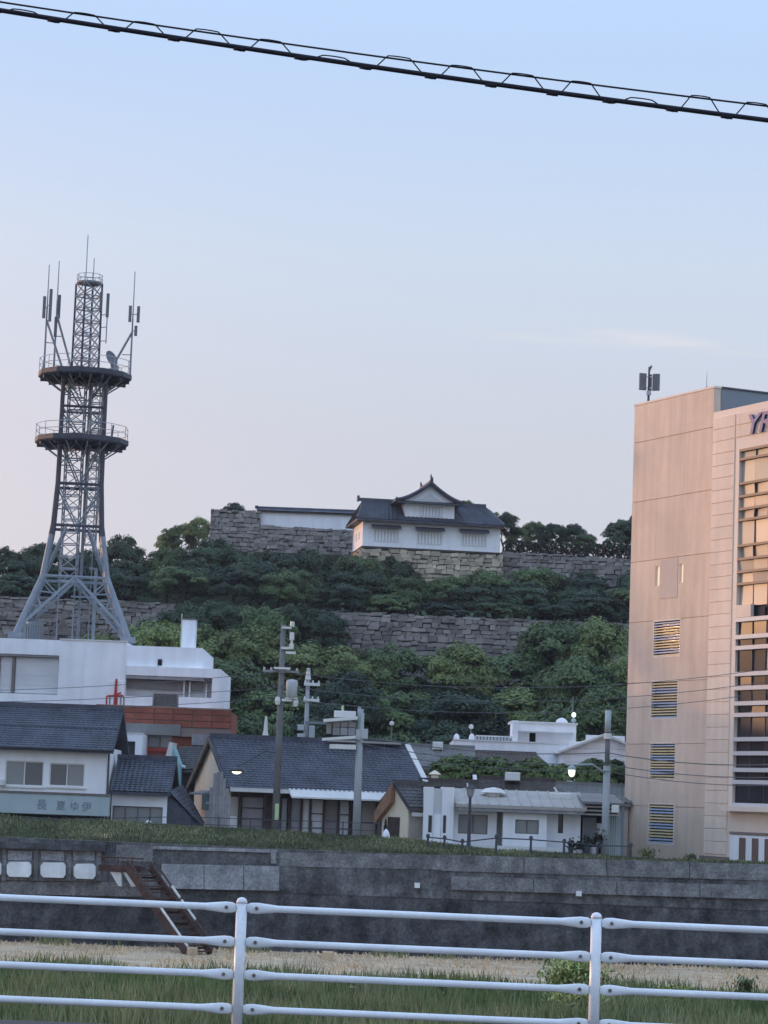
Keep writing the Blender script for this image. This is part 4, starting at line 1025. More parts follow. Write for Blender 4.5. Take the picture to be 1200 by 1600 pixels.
def lattice_tower():
    Y = 156.0; k = S(Y); base = at(112, 1000, Y)
    root = tag(empty('lattice_tower', (base.x, Y, base.z)), 'tall steel lattice communication tower with two round platforms and antennas', 'radio tower')
    yaw = R(7)
    prof = [(0,94),(95,54),(160,43.5),(176,41),(242,37),(315,36.5),(364,36.5),(420,36.5)]   # height px, half width px
    def hw(h): return float(np.interp(h, [a for a,_ in prof], [b for _,b in prof]))*k
    cs, sn = math.cos(yaw), math.sin(yaw)
    def corner(i, h, f=1.0):
        w = hw(h)*f/ (cs+sn)*1.0; sx, sy = ((-1,-1),(1,-1),(1,1),(-1,1))[i%4]
        x, y = sx*w*1.02, sy*w*1.02
        return Vector((x*cs-y*sn, x*sn+y*cs, h*k))
    def mid(i, h): return (corner(i,h)+corner(i+1,h))/2
    st = M['steel']
    for i in range(4):
        MB().path([corner(i,h) for h,_ in prof[:3]], [.20,.18,.17], 8).build('leg', st, root); MB().path([corner(i,h) for h,_ in prof[2:]], [.172,.16,.15,.14,.13,.13], 8).build('upper_leg', M['darksteel'], root)  # legs change to a darker tone above the splayed foot
        MB().box(-.4,.4,-.4,.4,-.2,.12).build('foot_plate', st, root).location = corner(i,0)
    levels = [95,176,242,315,364,420]
    for h in levels:
        for i in range(4):
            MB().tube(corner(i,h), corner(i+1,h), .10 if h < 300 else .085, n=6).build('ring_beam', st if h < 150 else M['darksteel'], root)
    def brace(name, p, q, r=.055): MB().tube(p, q, r, n=6).build(name, st, root)
    for i in range(4):
        # great inverted V at the foot, with small secondary struts
        apex = mid(i,95); f0, f1 = corner(i,12), corner(i+1,12)
        brace('brace', apex, f0, .10); brace('brace', apex, f1, .10)
        for f, c in ((f0, i), (f1, i+1)):
            for t, hh in ((.33, 70), (.6, 48), (.82, 28)):
                p = apex.lerp(f, t); brace('strut', p, corner(c, hh), .05)
                brace('strut', p, corner(c, hh+22), .045)
        brace('strut', apex.lerp(f0,.33), apex.lerp(f1,.33)*1.0, .05) if i % 2 else None
        # panel 95..176: V from ring quarter points
        t0, t1 = mid(i,176), None
        brace('brace', corner(i,95), corner(i,176).lerp(corner(i+1,176),.28), .075); brace('brace', corner(i+1,95), corner(i+1,176).lerp(corner(i,176),.28), .075)
        for a, c in zip(levels[1:], levels[2:]):
            brace('brace', mid(i,a), corner(i,c), .05); brace('brace', mid(i,a), corner(i+1,c), .05)
            m_ = (a+c)/2
            brace('strut', corner(i,m_), mid(i,a).lerp(corner(i,c),.5), .04); brace('strut', corner(i+1,m_), mid(i,a).lerp(corner(i+1,c),.5), .04)
            brace('strut', corner(i,m_), mid(i,c), .035); brace('strut', corner(i+1,m_), mid(i,c), .035)
    # inner stair cage and cable riser
    def cage(cx, cy, w, h0, h1, n, rr):
        q = [Vector((cx+sx*w, cy+sy*w, 0)) for sx, sy in ((-1,-1),(1,-1),(1,1),(-1,1))]
        up = lambda v, h: Vector((v.x, v.y, h*k))
        for v in q: MB().tube(up(v,h0), up(v,h1), rr*1.3, n=6).build('cage_post', st, root)
        mb = MB()
        for s_ in range(n):
            a, c = h0+(h1-h0)*s_/n, h0+(h1-h0)*(s_+1)/n
            for i in range(4):
                mb.tube(up(q[i],a), up(q[(i+1)%4],a), rr, n=5, cap=False)
                if s_ % 2: mb.tube(up(q[i],a), up(q[(i+1)%4],c), rr*.8, n=5, cap=False)
                else: mb.tube(up(q[(i+1)%4],a), up(q[i],c), rr*.8, n=5, cap=False)
            # stair flight and landing
            mb.box(cx-w*.9, cx+w*.9, cy-w*.9, cy-w*.2, a*k, a*k+.05)
        tag(mb.build('stair_cage', M['whip'], root), kind='stuff')
    cage(-.42, .1, .50, 92, 420, 17, .035)
    for x in (-.9,.06): MB().tube((x,-.35,0),(x,-.35,92*k),.05,n=6).build('cage_post', st, root)
    cage(.80, .1, .34, 150, 420, 18, .028)
    MB().box(.30,.42,-.15,.1,0,418*k).build('cable_riser', st, root)
    for x in (.38,.46,1.02): MB().tube((x,-.2,0),(x,-.2,418*k),.035,n=6).build('cable_pipe', st, root)
    MB().path([(1.35,-.6,0),(1.35,-.6,112*k),(.95,-.4,112*k)],.10,8).build('duct', st, root)
    MB().box(-.1,1.2,-.8,-.2,66*k,68*k).build('service_deck', st, root)
    # platforms
    def platform(h, rad, name='platform'):
        z = h*k; n = 12; Rr = rad*k; mb = MB()
        mb.lathe([(.6,-.12),(Rr*.97,-.30),(Rr,-.22),(Rr,.06),(.6,.06)], (0,0,z), n)
        pl = mb.build(name, M['darksteel'], root)
        for j in range(n):
            a = 2*math.pi*(j+.5)/n; c = Vector((math.cos(a), math.sin(a), 0))
            MB().tube(c*Rr*.88+Vector((0,0,z-.32)), c*(hw(h)*.95)+Vector((0,0,z-1.15)), .045, n=5).build('platform_bracket', st, pl)
            MB().tube(c*Rr*.98+Vector((0,0,z)), c*Rr*.98+Vector((0,0,z+.85)), .022, n=5).build('guard_post', M['whip'], pl)
        for hh in (.45,.85):
            pts = [Vector((Rr*.98*math.cos(2*math.pi*(j+.5)/n), Rr*.98*math.sin(2*math.pi*(j+.5)/n), z+hh)) for j in range(n+1)]
            MB().path(pts, .02, 5).build('guard_rail', M['whip'], pl)
        for j in range(6):
            a = math.pi*j/6; c = Vector((math.cos(a), math.sin(a), 0))*Rr*.95
            MB().box(-Rr*.95,Rr*.95,-.05,.05,z-.5,z-.28).build('deck_beam', M['darksteel'], pl).rotation_euler = (0,0,a)
    platform(315, 74); platform(420, 74)
    # upper mast
    y2 = R(36); s2 = 15.4*k; hb, ht = 424, 566
    def c2(i, h):
        sx, sy = ((-1,-1),(1,-1),(1,1),(-1,1))[i%4]; w = s2*(1.0 if h < 500 else .98)
        x, y = sx*w, sy*w; return Vector((x*math.cos(y2)-y*math.sin(y2)-.02, x*math.sin(y2)+y*math.cos(y2), h*k))
    for i in range(4): MB().tube(c2(i,hb), c2(i,ht), .075, .065, 6).build('mast_leg', M['darksteel'], root)
    nP = 7
    for s_ in range(nP+1):
        h = hb+(ht-hb)*s_/nP
        for i in range(4):
            MB().tube(c2(i,h), c2(i+1,h), .05, n=5).build('mast_ring', M['whip'], root)
            if s_ < nP:
                h2 = hb+(ht-hb)*(s_+1)/nP
                MB().tube(c2(i,h), c2(i+1,h2), .035, n=5).tube(c2(i+1,h), c2(i,h2), .035, n=5).build('mast_brace', M['whip'], root)
    MB().lathe([(.3,0),(s2*1.35,0),(s2*1.35,.10),(.3,.10)], (0,0,ht*k), 12).build('top_deck', M['steel'], root)
    tp = MB()
    for j in range(10):
        a = 2*math.pi*j/10; x, y = s2*1.3*math.cos(a), s2*1.3*math.sin(a); tp.tube((x,y,ht*k),(x,y,ht*k+.55),.02,n=5)
    for hh in (.28,.55): tp.path([(s2*1.3*math.cos(2*math.pi*j/10), s2*1.3*math.sin(2*math.pi*j/10), ht*k+hh) for j in range(11)], .02, 5)
    tp.build('top_guard', M['whip'], root)
    # side antenna masts on the platform
    def side_mast(x, y, h1, h2, bx, panels):
        m_ = MB().tube((x,y,420*k),(x,y,h1*k),.07,.05,6).build('antenna_mast', st, root)
        MB().tube((x,y,h1*k),(x,y,h2*k),.045,.03,6).build('whip_antenna', M['whip'], m_)
        if bx is not None:
            MB().tube((bx,y*.5,424*k),(x,y,(h1-22)*k),.075,n=5).build('mast_stay', st, m_)
            MB().tube((x,y,(h1-58)*k),(x+(bx-x)*.42,y*.78,(h1-58)*k),.03,n=5).build('mast_strut', st, m_)
        for (dx, dy, a, c) in panels:
            MB().bbox(x+dx-.09,x+dx+.09,y+dy-.07,y+dy+.07,a*k,c*k,.02).build('panel_antenna', M['antenna'], m_)
            MB().tube((x,y,(a+c)/2*k),(x+dx,y+dy,(a+c)/2*k),.03,n=5).build('panel_arm', M['whip'], m_)
    pxl = lambda px, h: (px-112-h*.0515)*k
    side_mast(pxl(70,420), -.5, 525, 592, pxl(100,430), [(-.16,-.2,505,540),(.22,-.2,500,552)])
    side_mast(pxl(82,420), .5, 540, 604, pxl(113,430), [(.10,.2,512,550),(.02,-.3,480,512)])
    side_mast(pxl(205,420), -.1, 512, 588, pxl(172,430), [(-.16,-.2,506,532),(.34,-.1,506,532),(.24,-.2,484,500)])
    m_ = MB().tube(c2(0,500), c2(0,500)+Vector((0,0,140*k)), .04, .03, 6).build('whip_antenna', M['whip'], root)
    m_ = MB().tube(c2(2,500), c2(2,500)+Vector((0,0,112*k)), .04, .03, 6).build('whip_antenna', M['whip'], root)
    for (dx, a, c) in ((.0,520,552),(.42,512,550)):
        q = c2(1,530); MB().bbox(q.x+dx-.09,q.x+dx+.09,q.y-.3,q.y-.16,a*k,c*k,.02).build('panel_antenna', M['antenna'], root)
    MB().tube((c2(1,500).x+.42,c2(1,500).y-.2,470*k),(c2(1,500).x+.42,c2(1,500).y-.2,520*k),.04).build('panel_pole', M['whip'], root)
    q1 = c2(1,500)
    for hh in (474,496,516): MB().tube((q1.x,q1.y,hh*k),(q1.x+.42,q1.y-.2,hh*k),.03,n=5).build('panel_arm', M['whip'], root)
    # dish, tilted
    d = MB().lathe([(.02,0),(.45,.06),(.62,.16),(.60,.18),(.42,.10),(.02,.04)], (0,0,0), 18).build('dish', M['antenna'], root)
    d.location = (pxl(177,440), -1.4, 440*k); d.rotation_euler = (R(40), R(62), R(10)); d.scale = (.85,.85,.85)
    MB().tube((pxl(180,424),-1.2,421*k),(pxl(178,438),-1.3,438*k),.06).build('dish_mount', M['whip'], root)
    MB().box(pxl(184,424)-.2,pxl(184,424)+.2,-1.1,-.7,421*k,432*k).build('equipment_box', M['boxgrey'], root)
    MB().tube((1.9,-.8,315*k),(2.0,-.9,315*k+.9),.06).build('lamp_post', M['antenna'], root)
lattice_tower()

# ------------------------------------------------------------------ brick red building with white box in front
def red_building():
    b = Place('brick_building', 168, 1150, 142, 'brick red flat roofed building in front of the white office', 'building')
    g = zg(-15)-.2-b.O.z; x1 = b.l(361,1130)[0]; x0 = b.l(150,1130)[0]
    zt = b.l(265,1106)[1]; zu = b.l(265,1150)[1]; zm = b.l(265,1132)[1]
    w1 = b.r(229,1144,269,1168)
    b.part('wall', MB().body(x0, x1-.15, .3, 9, g, zt-.05, [w1], .2), M['red'])
    # brick courses: tile panels on the parapet
    n = 7
    xs = [x0+(x1-x0)*i/n for i in range(n+1)]
    for i in range(n):
        for j in range(3):
            za, zb = zu+(zt-zu)*(.32+.68*j/3), zu+(zt-zu)*(.32+.68*(j+1)/3)
            if i >= 3 or j >= 0: b.part('tile_panel', MB().bbox(xs[i]+.02,xs[i+1]-.02,-.05,.28,za+.02,zb-.02,.02), M['red'])
    b.part('parapet_core', MB().box(x0,x1-.02,.02,.29,zu,zt-.03), M['joint'])
    b.part('parapet_cap', MB().box(x0-.03,x1+.03,-.1,.4,zt,zt+.06), M['woodorange'])
    xb = b.l(282,1140)[0]
    b.part('lower_band', MB().box(x0,xb,-.12,-.06,zu+.03,zm), M['roofgrey'])
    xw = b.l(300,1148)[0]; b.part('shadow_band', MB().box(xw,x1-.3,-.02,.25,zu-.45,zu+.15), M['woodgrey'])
    b.window(w1, .3, 2, 'glassG', 'bolt', .05, .2)
    b.part('string_course', MB().box(b.l(226,1172)[0],b.l(275,1172)[0],.22,.29,b.l(250,1174)[1],b.l(250,1170)[1]), M['redpaint'])
    # rooftop red and white sign
    p = at(180, 1106, 143.5); s_ = tag(empty('rooftop_sign', (p.x,143.5,p.z)), 'small white rooftop sign with a red post and frame above the brick red parapet', 'sign')
    k = S(143.5)
    MB().bbox(-13*k,12*k,.1,.2,18*k,43*k,.02).build('sign_board', M['white2'], s_)
    MB().tube((-1*k,-.05,0),(0,-.05,45*k),.09,.07).build('red_post', M['redpaint'], s_)
    MB().tube((-13*k,-.0,18*k),(12*k,-.0,19*k),.06).tube((-6*k,0,18*k),(8*k,0,24*k),.04).build('red_crossbar', M['redpaint'], s_)
    for x in (-14,-9,2,8,13): MB().tube((x*k,.0,-.2),(x*k,.0,18*k),.05).build('frame_leg', M['redpaint'] if x in (2,-14) else M['woodgrey'], s_)
    # white box house in front
    c = Place('white_annex', 178, 1184, 139, 'small white box annex with one dark square window below the brick red building', 'building')
    x0,x1,z0,z1 = c.r(178,1146,222,1185); hw = c.r(181,1158,211,1179)
    c.part('wall', MB().body(x0,x1,0,4,-3.5,z1,[hw],.25), M['white'])
    c.window(hw, 0, 2, 'glassD', 'darksteel', .05, .25)
    c.part('roof_cap', MB().box(x0-.05,x1+.05,-.05,.3,z1,z1+.05), M['offwhite'])
    # turquoise little gable and neighbours
    d = Place('turquoise_hut', 270, 1192, 137, 'tiny turquoise and white gabled hut squeezed between dark roofs', 'hut')
    a = d.l(269,1163); l_ = d.l(257,1193); r_ = d.l(283,1193)
    d.part('wall', MB().prism([(l_[0]+.1,-3),(r_[0]-.1,-3),(r_[0]-.1,l_[1]),a,(l_[0]+.1,l_[1])],0,2.5), M['turq'])
    d.part('roof', MB().hexa([(l_[0]-.05,-.12,l_[1]-.1),(l_[0]+.35,-.12,l_[1]-.1),(l_[0]+.35,2.7,l_[1]-.1),(l_[0]-.05,2.7,l_[1]-.1),(a[0]-.15,-.12,a[1]+.1),(a[0]+.05,-.12,a[1]+.1),(a[0]+.05,2.7,a[1]+.1),(a[0]-.15,2.7,a[1]+.1)]), M['porcelain'])
    d.part('sign_board', MB().prism([(a[0]+.02,a[1]),(r_[0]-.3,l_[1]),(a[0]+.05,l_[1])],-.1,-.02), M['turq'])
    e = Place('tiled_shed', 300, 1200, 139, 'low shed with grey tiled roof left of the cream gable', 'shed')
    A,B2,C,D2 = [e.l(*q) for q in ((276,1166),(320,1166),(326,1203),(270,1203))]
    rf = MB().quad((A[0],2.2,A[1]),(B2[0],2.2,B2[1]),(C[0],0,C[1]),(D2[0],0,D2[1])).quad((D2[0],.0,D2[1]-.15),(C[0],0,C[1]-.15),(C[0],0,C[1]),(D2[0],0,D2[1])); e.part('roof', rf, M['tile2'])
    t = MB(); t.tiles((A[0],2.2,A[1]),(B2[0],2.2,B2[1]),(C[0],0,C[1]),(D2[0],0,D2[1])); tag(e.part('roof_tiles', t, M['tile2']), kind='stuff')
    e.part('wall', MB().body(D2[0]+.2,C[0]-.2,.3,4,-3,D2[1]-.1), M['wood'])
    ac = e.l(281,1196); e.part('porch_arch', MB().path([e.l(275,1200)[:1]+(-.3,)+e.l(275,1200)[1:], (ac[0],-.3,ac[1]), e.l(290,1199)[:1]+(-.3,)+e.l(290,1199)[1:]], .10, 6), M['offwhite'])
red_building()

# ------------------------------------------------------------------ houses along the bank
def gable_roof(b, x0, x1, yf, yb, ze, zr, m, of=.5, os=.35, th=.14, lift=0.0, ridge=True, tiles=True):
    ym = (yf+yb)/2
    s = MB(); A,B_ = (x0-os,ym,zr),(x1+os,ym,zr); ef = ze; sl = (zr-ze)/(ym-yf+of); e0 = ze
    C,D_ = (x1+os,yf-of,e0),(x0-os,yf-of,e0); E,F_ = (x1+os,yb+of,e0),(x0-os,yb+of,e0)
    dn = lambda p: (p[0],p[1],p[2]-th)
    for q in ((A,B_,C,D_),(B_,A,F_,E)):
        s.quad(*q); s.quad(*[dn(p) for p in q][::-1])
        for i in range(4): s.quad(q[i], q[(i+1)%4], dn(q[(i+1)%4]), dn(q[i]))
    r = b.part('roof', s, M[m])
    if tiles:
        t = MB(); t.tiles(A,B_,C,D_); t.tiles(B_,A,F_,E); tag(b.part('roof_tiles', t, M[m], r), kind='stuff')
    if ridge:
        b.part('ridge_cap', MB().box(x0-os-.02,x1+os+.02,ym-.14,ym+.14,zr-.02,zr+.20), M[m], r)
    return e0
def fascia_text(root, text, size, loc, m, name='sign_letters', rot=(R(90),0,0), gap=1.0):
    cu = bpy.data.curves.new('t', 'FONT'); cu.body = text; cu.size = size; cu.extrude = .01; cu.space_character = gap
    to = bpy.data.objects.new('t', cu); col.objects.link(to); bpy.context.view_layer.update()
    me = bpy.data.meshes.new_from_object(to.evaluated_get(bpy.context.evaluated_depsgraph_get())); bpy.data.objects.remove(to)
    me.materials.clear(); me.materials.append(m)
    return inst(name, me, root, loc, rot)

def left_house():
    b = Place('shop_house', 0, 1275, 128, 'two storey white house with a big dark tiled roof and pale sign fascia', 'house')
    x0 = -6.0; x1 = b.l(167,1200)[0]
    zE = b.l(80,1170)[1]; zR = b.l(80,1105,3.5)[1]; zb = -.8
    w1 = b.r(8,1189,68,1228); w2 = b.r(77,1193,132,1229)
    b.part('wall', MB().body(x0, x1, 0, 7, zb, zE+.15, [w1, w2], .18), M['white2'])
    b.window(w1, 0, 2, ['glassG','glassC'], 'porcelain', .06, .18); b.window(w2, 0, 2, ['glassC','glassG'], 'porcelain', .06, .18)
    for w in (w1, w2):
        b.part('sill', MB().box(w[0]-.1,w[1]+.1,-.10,-.002,w[2]-.10,w[2]-.02), M['porcelain'])
        zm = (w[2]+w[3])/2; xm = (w[0]*.25+w[1]*.75)
    e0 = gable_roof(b, x0, x1+.05, 0, 7, zE, zR, 'tile', of=.55, os=.30)
    b.part('gutter', MB().path([(x0,-.62,e0+.02),(x1+.3,-.62,e0+.02)],.07,8), M['darksteel'])
    zz = (zE*.45+zR*.55); b.part('snow_bar', MB().tube((x0,1.45,b.l(80,1139,1.5)[1]+.12),(x1+.3,1.45,b.l(80,1139,1.5)[1]+.12),.045), M['darksteel'])
    b.part('downpipe', MB().tube((x1+.08,-.08,zb),(x1+.08,-.08,e0),.05), M['darksteel'])
    # sign fascia over the ground floor
    zs0, zs1 = b.l(86,1273,-.5)[1], b.l(86,1241,-.5)[1]
    f = b.part('sign_fascia', MB().bbox(x0,b.l(171,1255,-.5)[0],-.6,-.003,zs0,zs1,.02), M['greenpanel'])
    b.part('fascia_top', MB().box(x0-.02,b.l(172,1245,-.5)[0],-.65,-.002,zs1,zs1+.10), M['bolt'])
    for ch, px, py, sz in (('長',56,1263,.55),('夏',87,1264,.50),('ゆ',108,1265,.50),('伊',127,1266,.50)):
        x, z = b.l(px,py,-.6); fascia_text(b.root, ch, sz, (x,-.612,z), M['signgrey'])
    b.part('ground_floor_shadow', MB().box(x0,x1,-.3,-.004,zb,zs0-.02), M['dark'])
    q = b.l(2,1222,-.2); b.part('wall_lamp', MB().lathe([(.05,-.2),(.22,-.15),(.22,.1),(.05,.15)],(q[0],-.2,q[1]),10), M['porcelain'])
left_house()
def small_house():
    b = Place('small_house', 176, 1288, 129, 'small white house with dark tiled roof and side lean-to, next to the shop house', 'house')
    x0, x1 = b.l(174,1260)[0], b.l(262,1260)[0]; zE = b.l(220,1238)[1]; zR = b.l(225,1186,2.6)[1]
    w = b.r(176,1260,255,1287); w = (x0+.06, b.l(254,1270)[0], -.4, w[3])
    b.part('wall', MB().body(x0,x1,0,5.2,-.8,zE-.05,[w],.2), M['white2'])
    b.window(w, 0, 4, 'glassG', 'bolt', .05, .2)
    gable_roof(b, x0+.2, x1-.1, 0, 5.2, zE, zR, 'tile', of=.45, os=.25)
    # lean-to roof falling to the right
    P = [(b.l(262,1240,.0)[0],0,b.l(262,1238)[1]),(b.l(276,1240)[0],3.2,b.l(270,1226,3)[1]),(b.l(316,1290,2)[0],3.2,b.l(316,1288,2)[1]),(b.l(312,1290)[0],-.4,b.l(312,1289)[1])]
    s = MB().quad(P[0],P[1],P[2],P[3]); d_ = [(p[0],p[1],p[2]-.12) for p in P]; s.quad(*d_[::-1])
    for i in range(4): s.quad(P[i],P[(i+1)%4],d_[(i+1)%4],d_[i])
    # fill below
    s.quad(P[0],P[3],(P[3][0],P[3][1],-1),(P[0][0],0,-1))
    l = b.part('lean_to_roof', s, M['tile']); t = MB(); t.tiles(P[0],P[1],P[2],P[3]); tag(b.part('roof_tiles', t, M['tile'], l), kind='stuff')
    p = at(232, 1286, 127.6); o = tag(MB().lathe([(.02,-.16),(.12,-.1),(.16,0),(.12,.11),(.02,.16)],(0,0,0),12).build('float_ball', M['porcelain'], None, True), 'small white ball lying in the grass below the small house window', 'ball'); o.location = p
small_house()
def cream_house():
    yaw = R(17); b = Place('cream_house', 358, 1305, 129, 'long single storey house with dark tiled roof and cream gable', 'house', yaw)
    D = 7.6; L = 9.6
    zE = b.l(480,1236)[1]; zR = b.l(480,1158,D/2)[1]; zW = zE + (zR-zE)/(D/2+.75)*.75 - .08
    xr = b.l(606,1270)[0]
    xe = b.l(655,1225)[0]
    zb = -.7
    # front wall with bays
    bays = [(372,412),(440,470),(474,520),(524,556),(562,600)]
    b.part('wall', MB().body(0, xr, 0, D, zb, zW, [], .2), M['wood'])
    b.part('gable_wall', MB().hexa([(-.12,0,zb),(-.003,0,zb),(-.003,D,zb),(-.12,D,zb),(-.12,0,zW),(-.003,0,zW),(-.003,D,zW),(-.12,D,zW)]), M['cream'])
    g = MB(); ym = D/2
    g.v = [(-.12,0,zW),(-.12,D,zW),(-.12,ym,zR-.1),(-.003,0,zW),(-.003,D,zW),(-.003,ym,zR-.1)]; g.f = [(0,2,1),(3,4,5),(0,3,5,2),(1,2,5,4)]
    b.part('gable', g, M['cream'])
    b.part('rear_wall', MB().body(xr+.003, xe, 1.2, D, zb, zE), M['beige'])
    e0 = gable_roof(b, 0, xe, 0, D, zE, zR, 'tile', of=.75, os=.32)
    # pale verge on the right end and gutter board at the eave
    sl = (zR-zE)/(ym+.75)
    b.part('verge', MB().hexa([(xe+.33,-.75,e0-.15),(xe+.62,-.75,e0-.15),(xe+.62,ym,zR-.15),(xe+.33,ym,zR-.15),(xe+.33,-.75,e0+.12),(xe+.62,-.75,e0+.12),(xe+.62,ym,zR+.12),(xe+.33,ym,zR+.12)]), M['offwhite'])
    b.part('verge', MB().hexa([(-.40,-.75,e0-.2),(-.33,-.75,e0-.2),(-.33,ym,zR-.2),(-.40,ym,zR-.2),(-.40,-.75,e0+.05),(-.33,-.75,e0+.05),(-.33,ym,zR+.05),(-.40,ym,zR+.05)]), M['darksteel'])
    b.part('verge', MB().hexa([(-.42,ym,zR-.3),(-.33,ym,zR-.3),(-.33,D+.75,e0-.3),(-.42,D+.75,e0-.3),(-.42,ym,zR+.02),(-.33,ym,zR+.02),(-.33,D+.75,e0+.02),(-.42,D+.75,e0+.02)]), M['mossroof'])
    xm = b.l(445,1240)[0]
    b.part('eave_board', MB().box(-.25, xm, -.95, -.78, e0-.16, e0+.04), M['offwhite'])
    b.part('awning', MB().hexa([(xm+.003,-1.35,e0-.38),(xr+.1,-1.35,e0-.38),(xr+.1,-.7,e0-.1),(xm+.003,-.7,e0-.1),(xm+.003,-1.35,e0-.30),(xr+.1,-1.35,e0-.30),(xr+.1,-.7,e0+.10),(xm+.003,-.7,e0+.10)]), M['offwhite'])
    b.part('ridge_board', MB().box(xr*.72, xe, ym-.5, ym-.2, zR+.02, zR+.12), M['roofsheet'])
    # doors, shutters, posts
    zd = b.l(480,1306)[1]-.3; zt = b.l(480,1249)[1]
    def panel(pa, pb, m, name, y=-.1, z1=None, ribs=0):
        xa, xb_ = b.l(pa,1275,y)[0], b.l(pb,1275,y)[0]; z1 = zt if z1 is None else z1
        p = b.part(name, MB().bbox(xa,xb_,y,y+.07,zd,z1,.015), M[m])
        for i in range(ribs):
            zz = zd+(z1-zd)*(i+1)/(ribs+1); b.part('rail', MB().box(xa+.02,xb_-.02,y-.03,y-.001,zz-.03,zz+.03), M['wood'], p)
        return p
    panel(359,372,'beige','wall_panel'); panel(359,371,'offwhite','low_panel',-.16,zd+1.15)
    panel(378,411,'door','shutter',-.1,None,3)
    panel(440,448,'woodgrey','sliding_door'); panel(455,470,'woodgrey','sliding_door'); panel(473,483,'offwhite','wall_panel'); panel(486,505,'blinds','sliding_door',-.1,None,2)
    panel(507,528,'door','sliding_door',-.1,None,1); panel(531,545,'blinds','sliding_door',-.1,None,2); panel(565,588,'beige','wall_panel',-.1,None,1); panel(590,598,'woodgrey','sliding_door')
    for px in (374,413,436,452,471,485,506,529,547,560,589,602):
        x = b.l(px,1275,-.2)[0]; b.part('post', MB().box(x-.05,x+.05,-.24,-.14,zd,zt+.1), M['wood'])
    b.part('lintel', MB().box(0,xr,-.26,-.12,zt+.1,zt+.24), M['wood'])
    # gable window with little hood, weathered board screen
    yy = D*.62
    b.part('gable_window', MB().box(-.16,-.121,yy-.9,yy+.9,b.l(312,1266)[1],b.l(312,1240)[1]), M['glassG'])
    zh = b.l(312,1238)[1]; b.part('window_hood', MB().hexa([(-.75,yy-1.3,zh-.12),(-.121,yy-1.3,zh),(-.121,yy+1.3,zh),(-.75,yy+1.3,zh-.12),(-.75,yy-1.3,zh-.05),(-.121,yy-1.3,zh+.12),(-.121,yy+1.3,zh+.12),(-.75,yy+1.3,zh-.05)]), M['woodgrey'])
    for i, (px, top) in enumerate(((322,1268),(327,1230),(332,1208),(337,1206),(342,1206),(347,1216),(352,1232),(356,1248))):
        q0 = at(px,1306,126.6); q1 = at(px,top,126.6); P = q0-b.O; Q = q1-b.O
        x, y = P.dot(b.a), P.dot(b.n)
        b.part('screen_board', MB().bbox(x-.075,x+.075,y-.02,y+.03,P.z-.3,Q.z,.01), M['woodgrey'])
    q = at(340,1255,126.7)-b.O; b.part('screen_rail', MB().box(q.dot(b.a)-.6,q.dot(b.a)+.5,q.dot(b.n)+.04,q.dot(b.n)+.09,q.z-.05,q.z+.05), M['woodgrey'])
    return b
cream_house()
def hut():
    b = Place('small_hut', 637, 1310, 127, 'little tile roofed hut with orange wooden gable and cream doorway', 'hut', R(32))
    D = 2.3; L = b.l(664,1290)[0]; zE = b.l(648,1262)[1]; zR = b.l(640,1226,D/2)[1]; zW = zE+(zR-zE)/(D/2+.3)*.3-.05
    b.part('wall', MB().body(0,L,0,D,-.6,zE), M['beige'])
    g = MB(); g.v = [(-.08,-.05,-.6),(-.08,D,-.6),(-.08,D,zW),(-.08,D/2,zR-.1),(-.08,-.05,zW),(-.003,-.05,-.6),(-.003,D,-.6),(-.003,D,zW),(-.003,D/2,zR-.1),(-.003,-.05,zW)]
    g.f = [(0,4,3,2,1),(5,6,7,8,9),(0,5,9,4),(4,9,8,3),(3,8,7,2)]; b.part('gable_wall', g, M['cream'])
    b.part('gable_cladding', MB().hexa([(-.35,D*.5,zR-.9),(-.09,D*.5,zR-.9),(-.09,D+.35,zE-.9),(-.35,D+.35,zE-.9),(-.35,D*.5,zR+.0),(-.09,D*.5,zR+.0),(-.09,D+.35,zE-.3),(-.35,D+.35,zE-.3)]), M['woodorange'])
    gable_roof(b, 0, L, 0, D, zE, zR, 'tile2', of=.3, os=.22)
    b.part('eave_board', MB().box(0,L+.2,-.36,-.3,zE-.42,zE-.24), M['offwhite'])
    b.part('door', MB().box(-.12,-.081,D*.28,D*.75,-.5,b.l(627,1277,1)[1]), M['wood'])
    for i in range(5):
        x = L*(i+.5)/5; b.part('board', MB().bbox(x-L*.095,x+L*.095,-.05,-.002,-.5,zE-.1,.012), M['beige'])
hut()
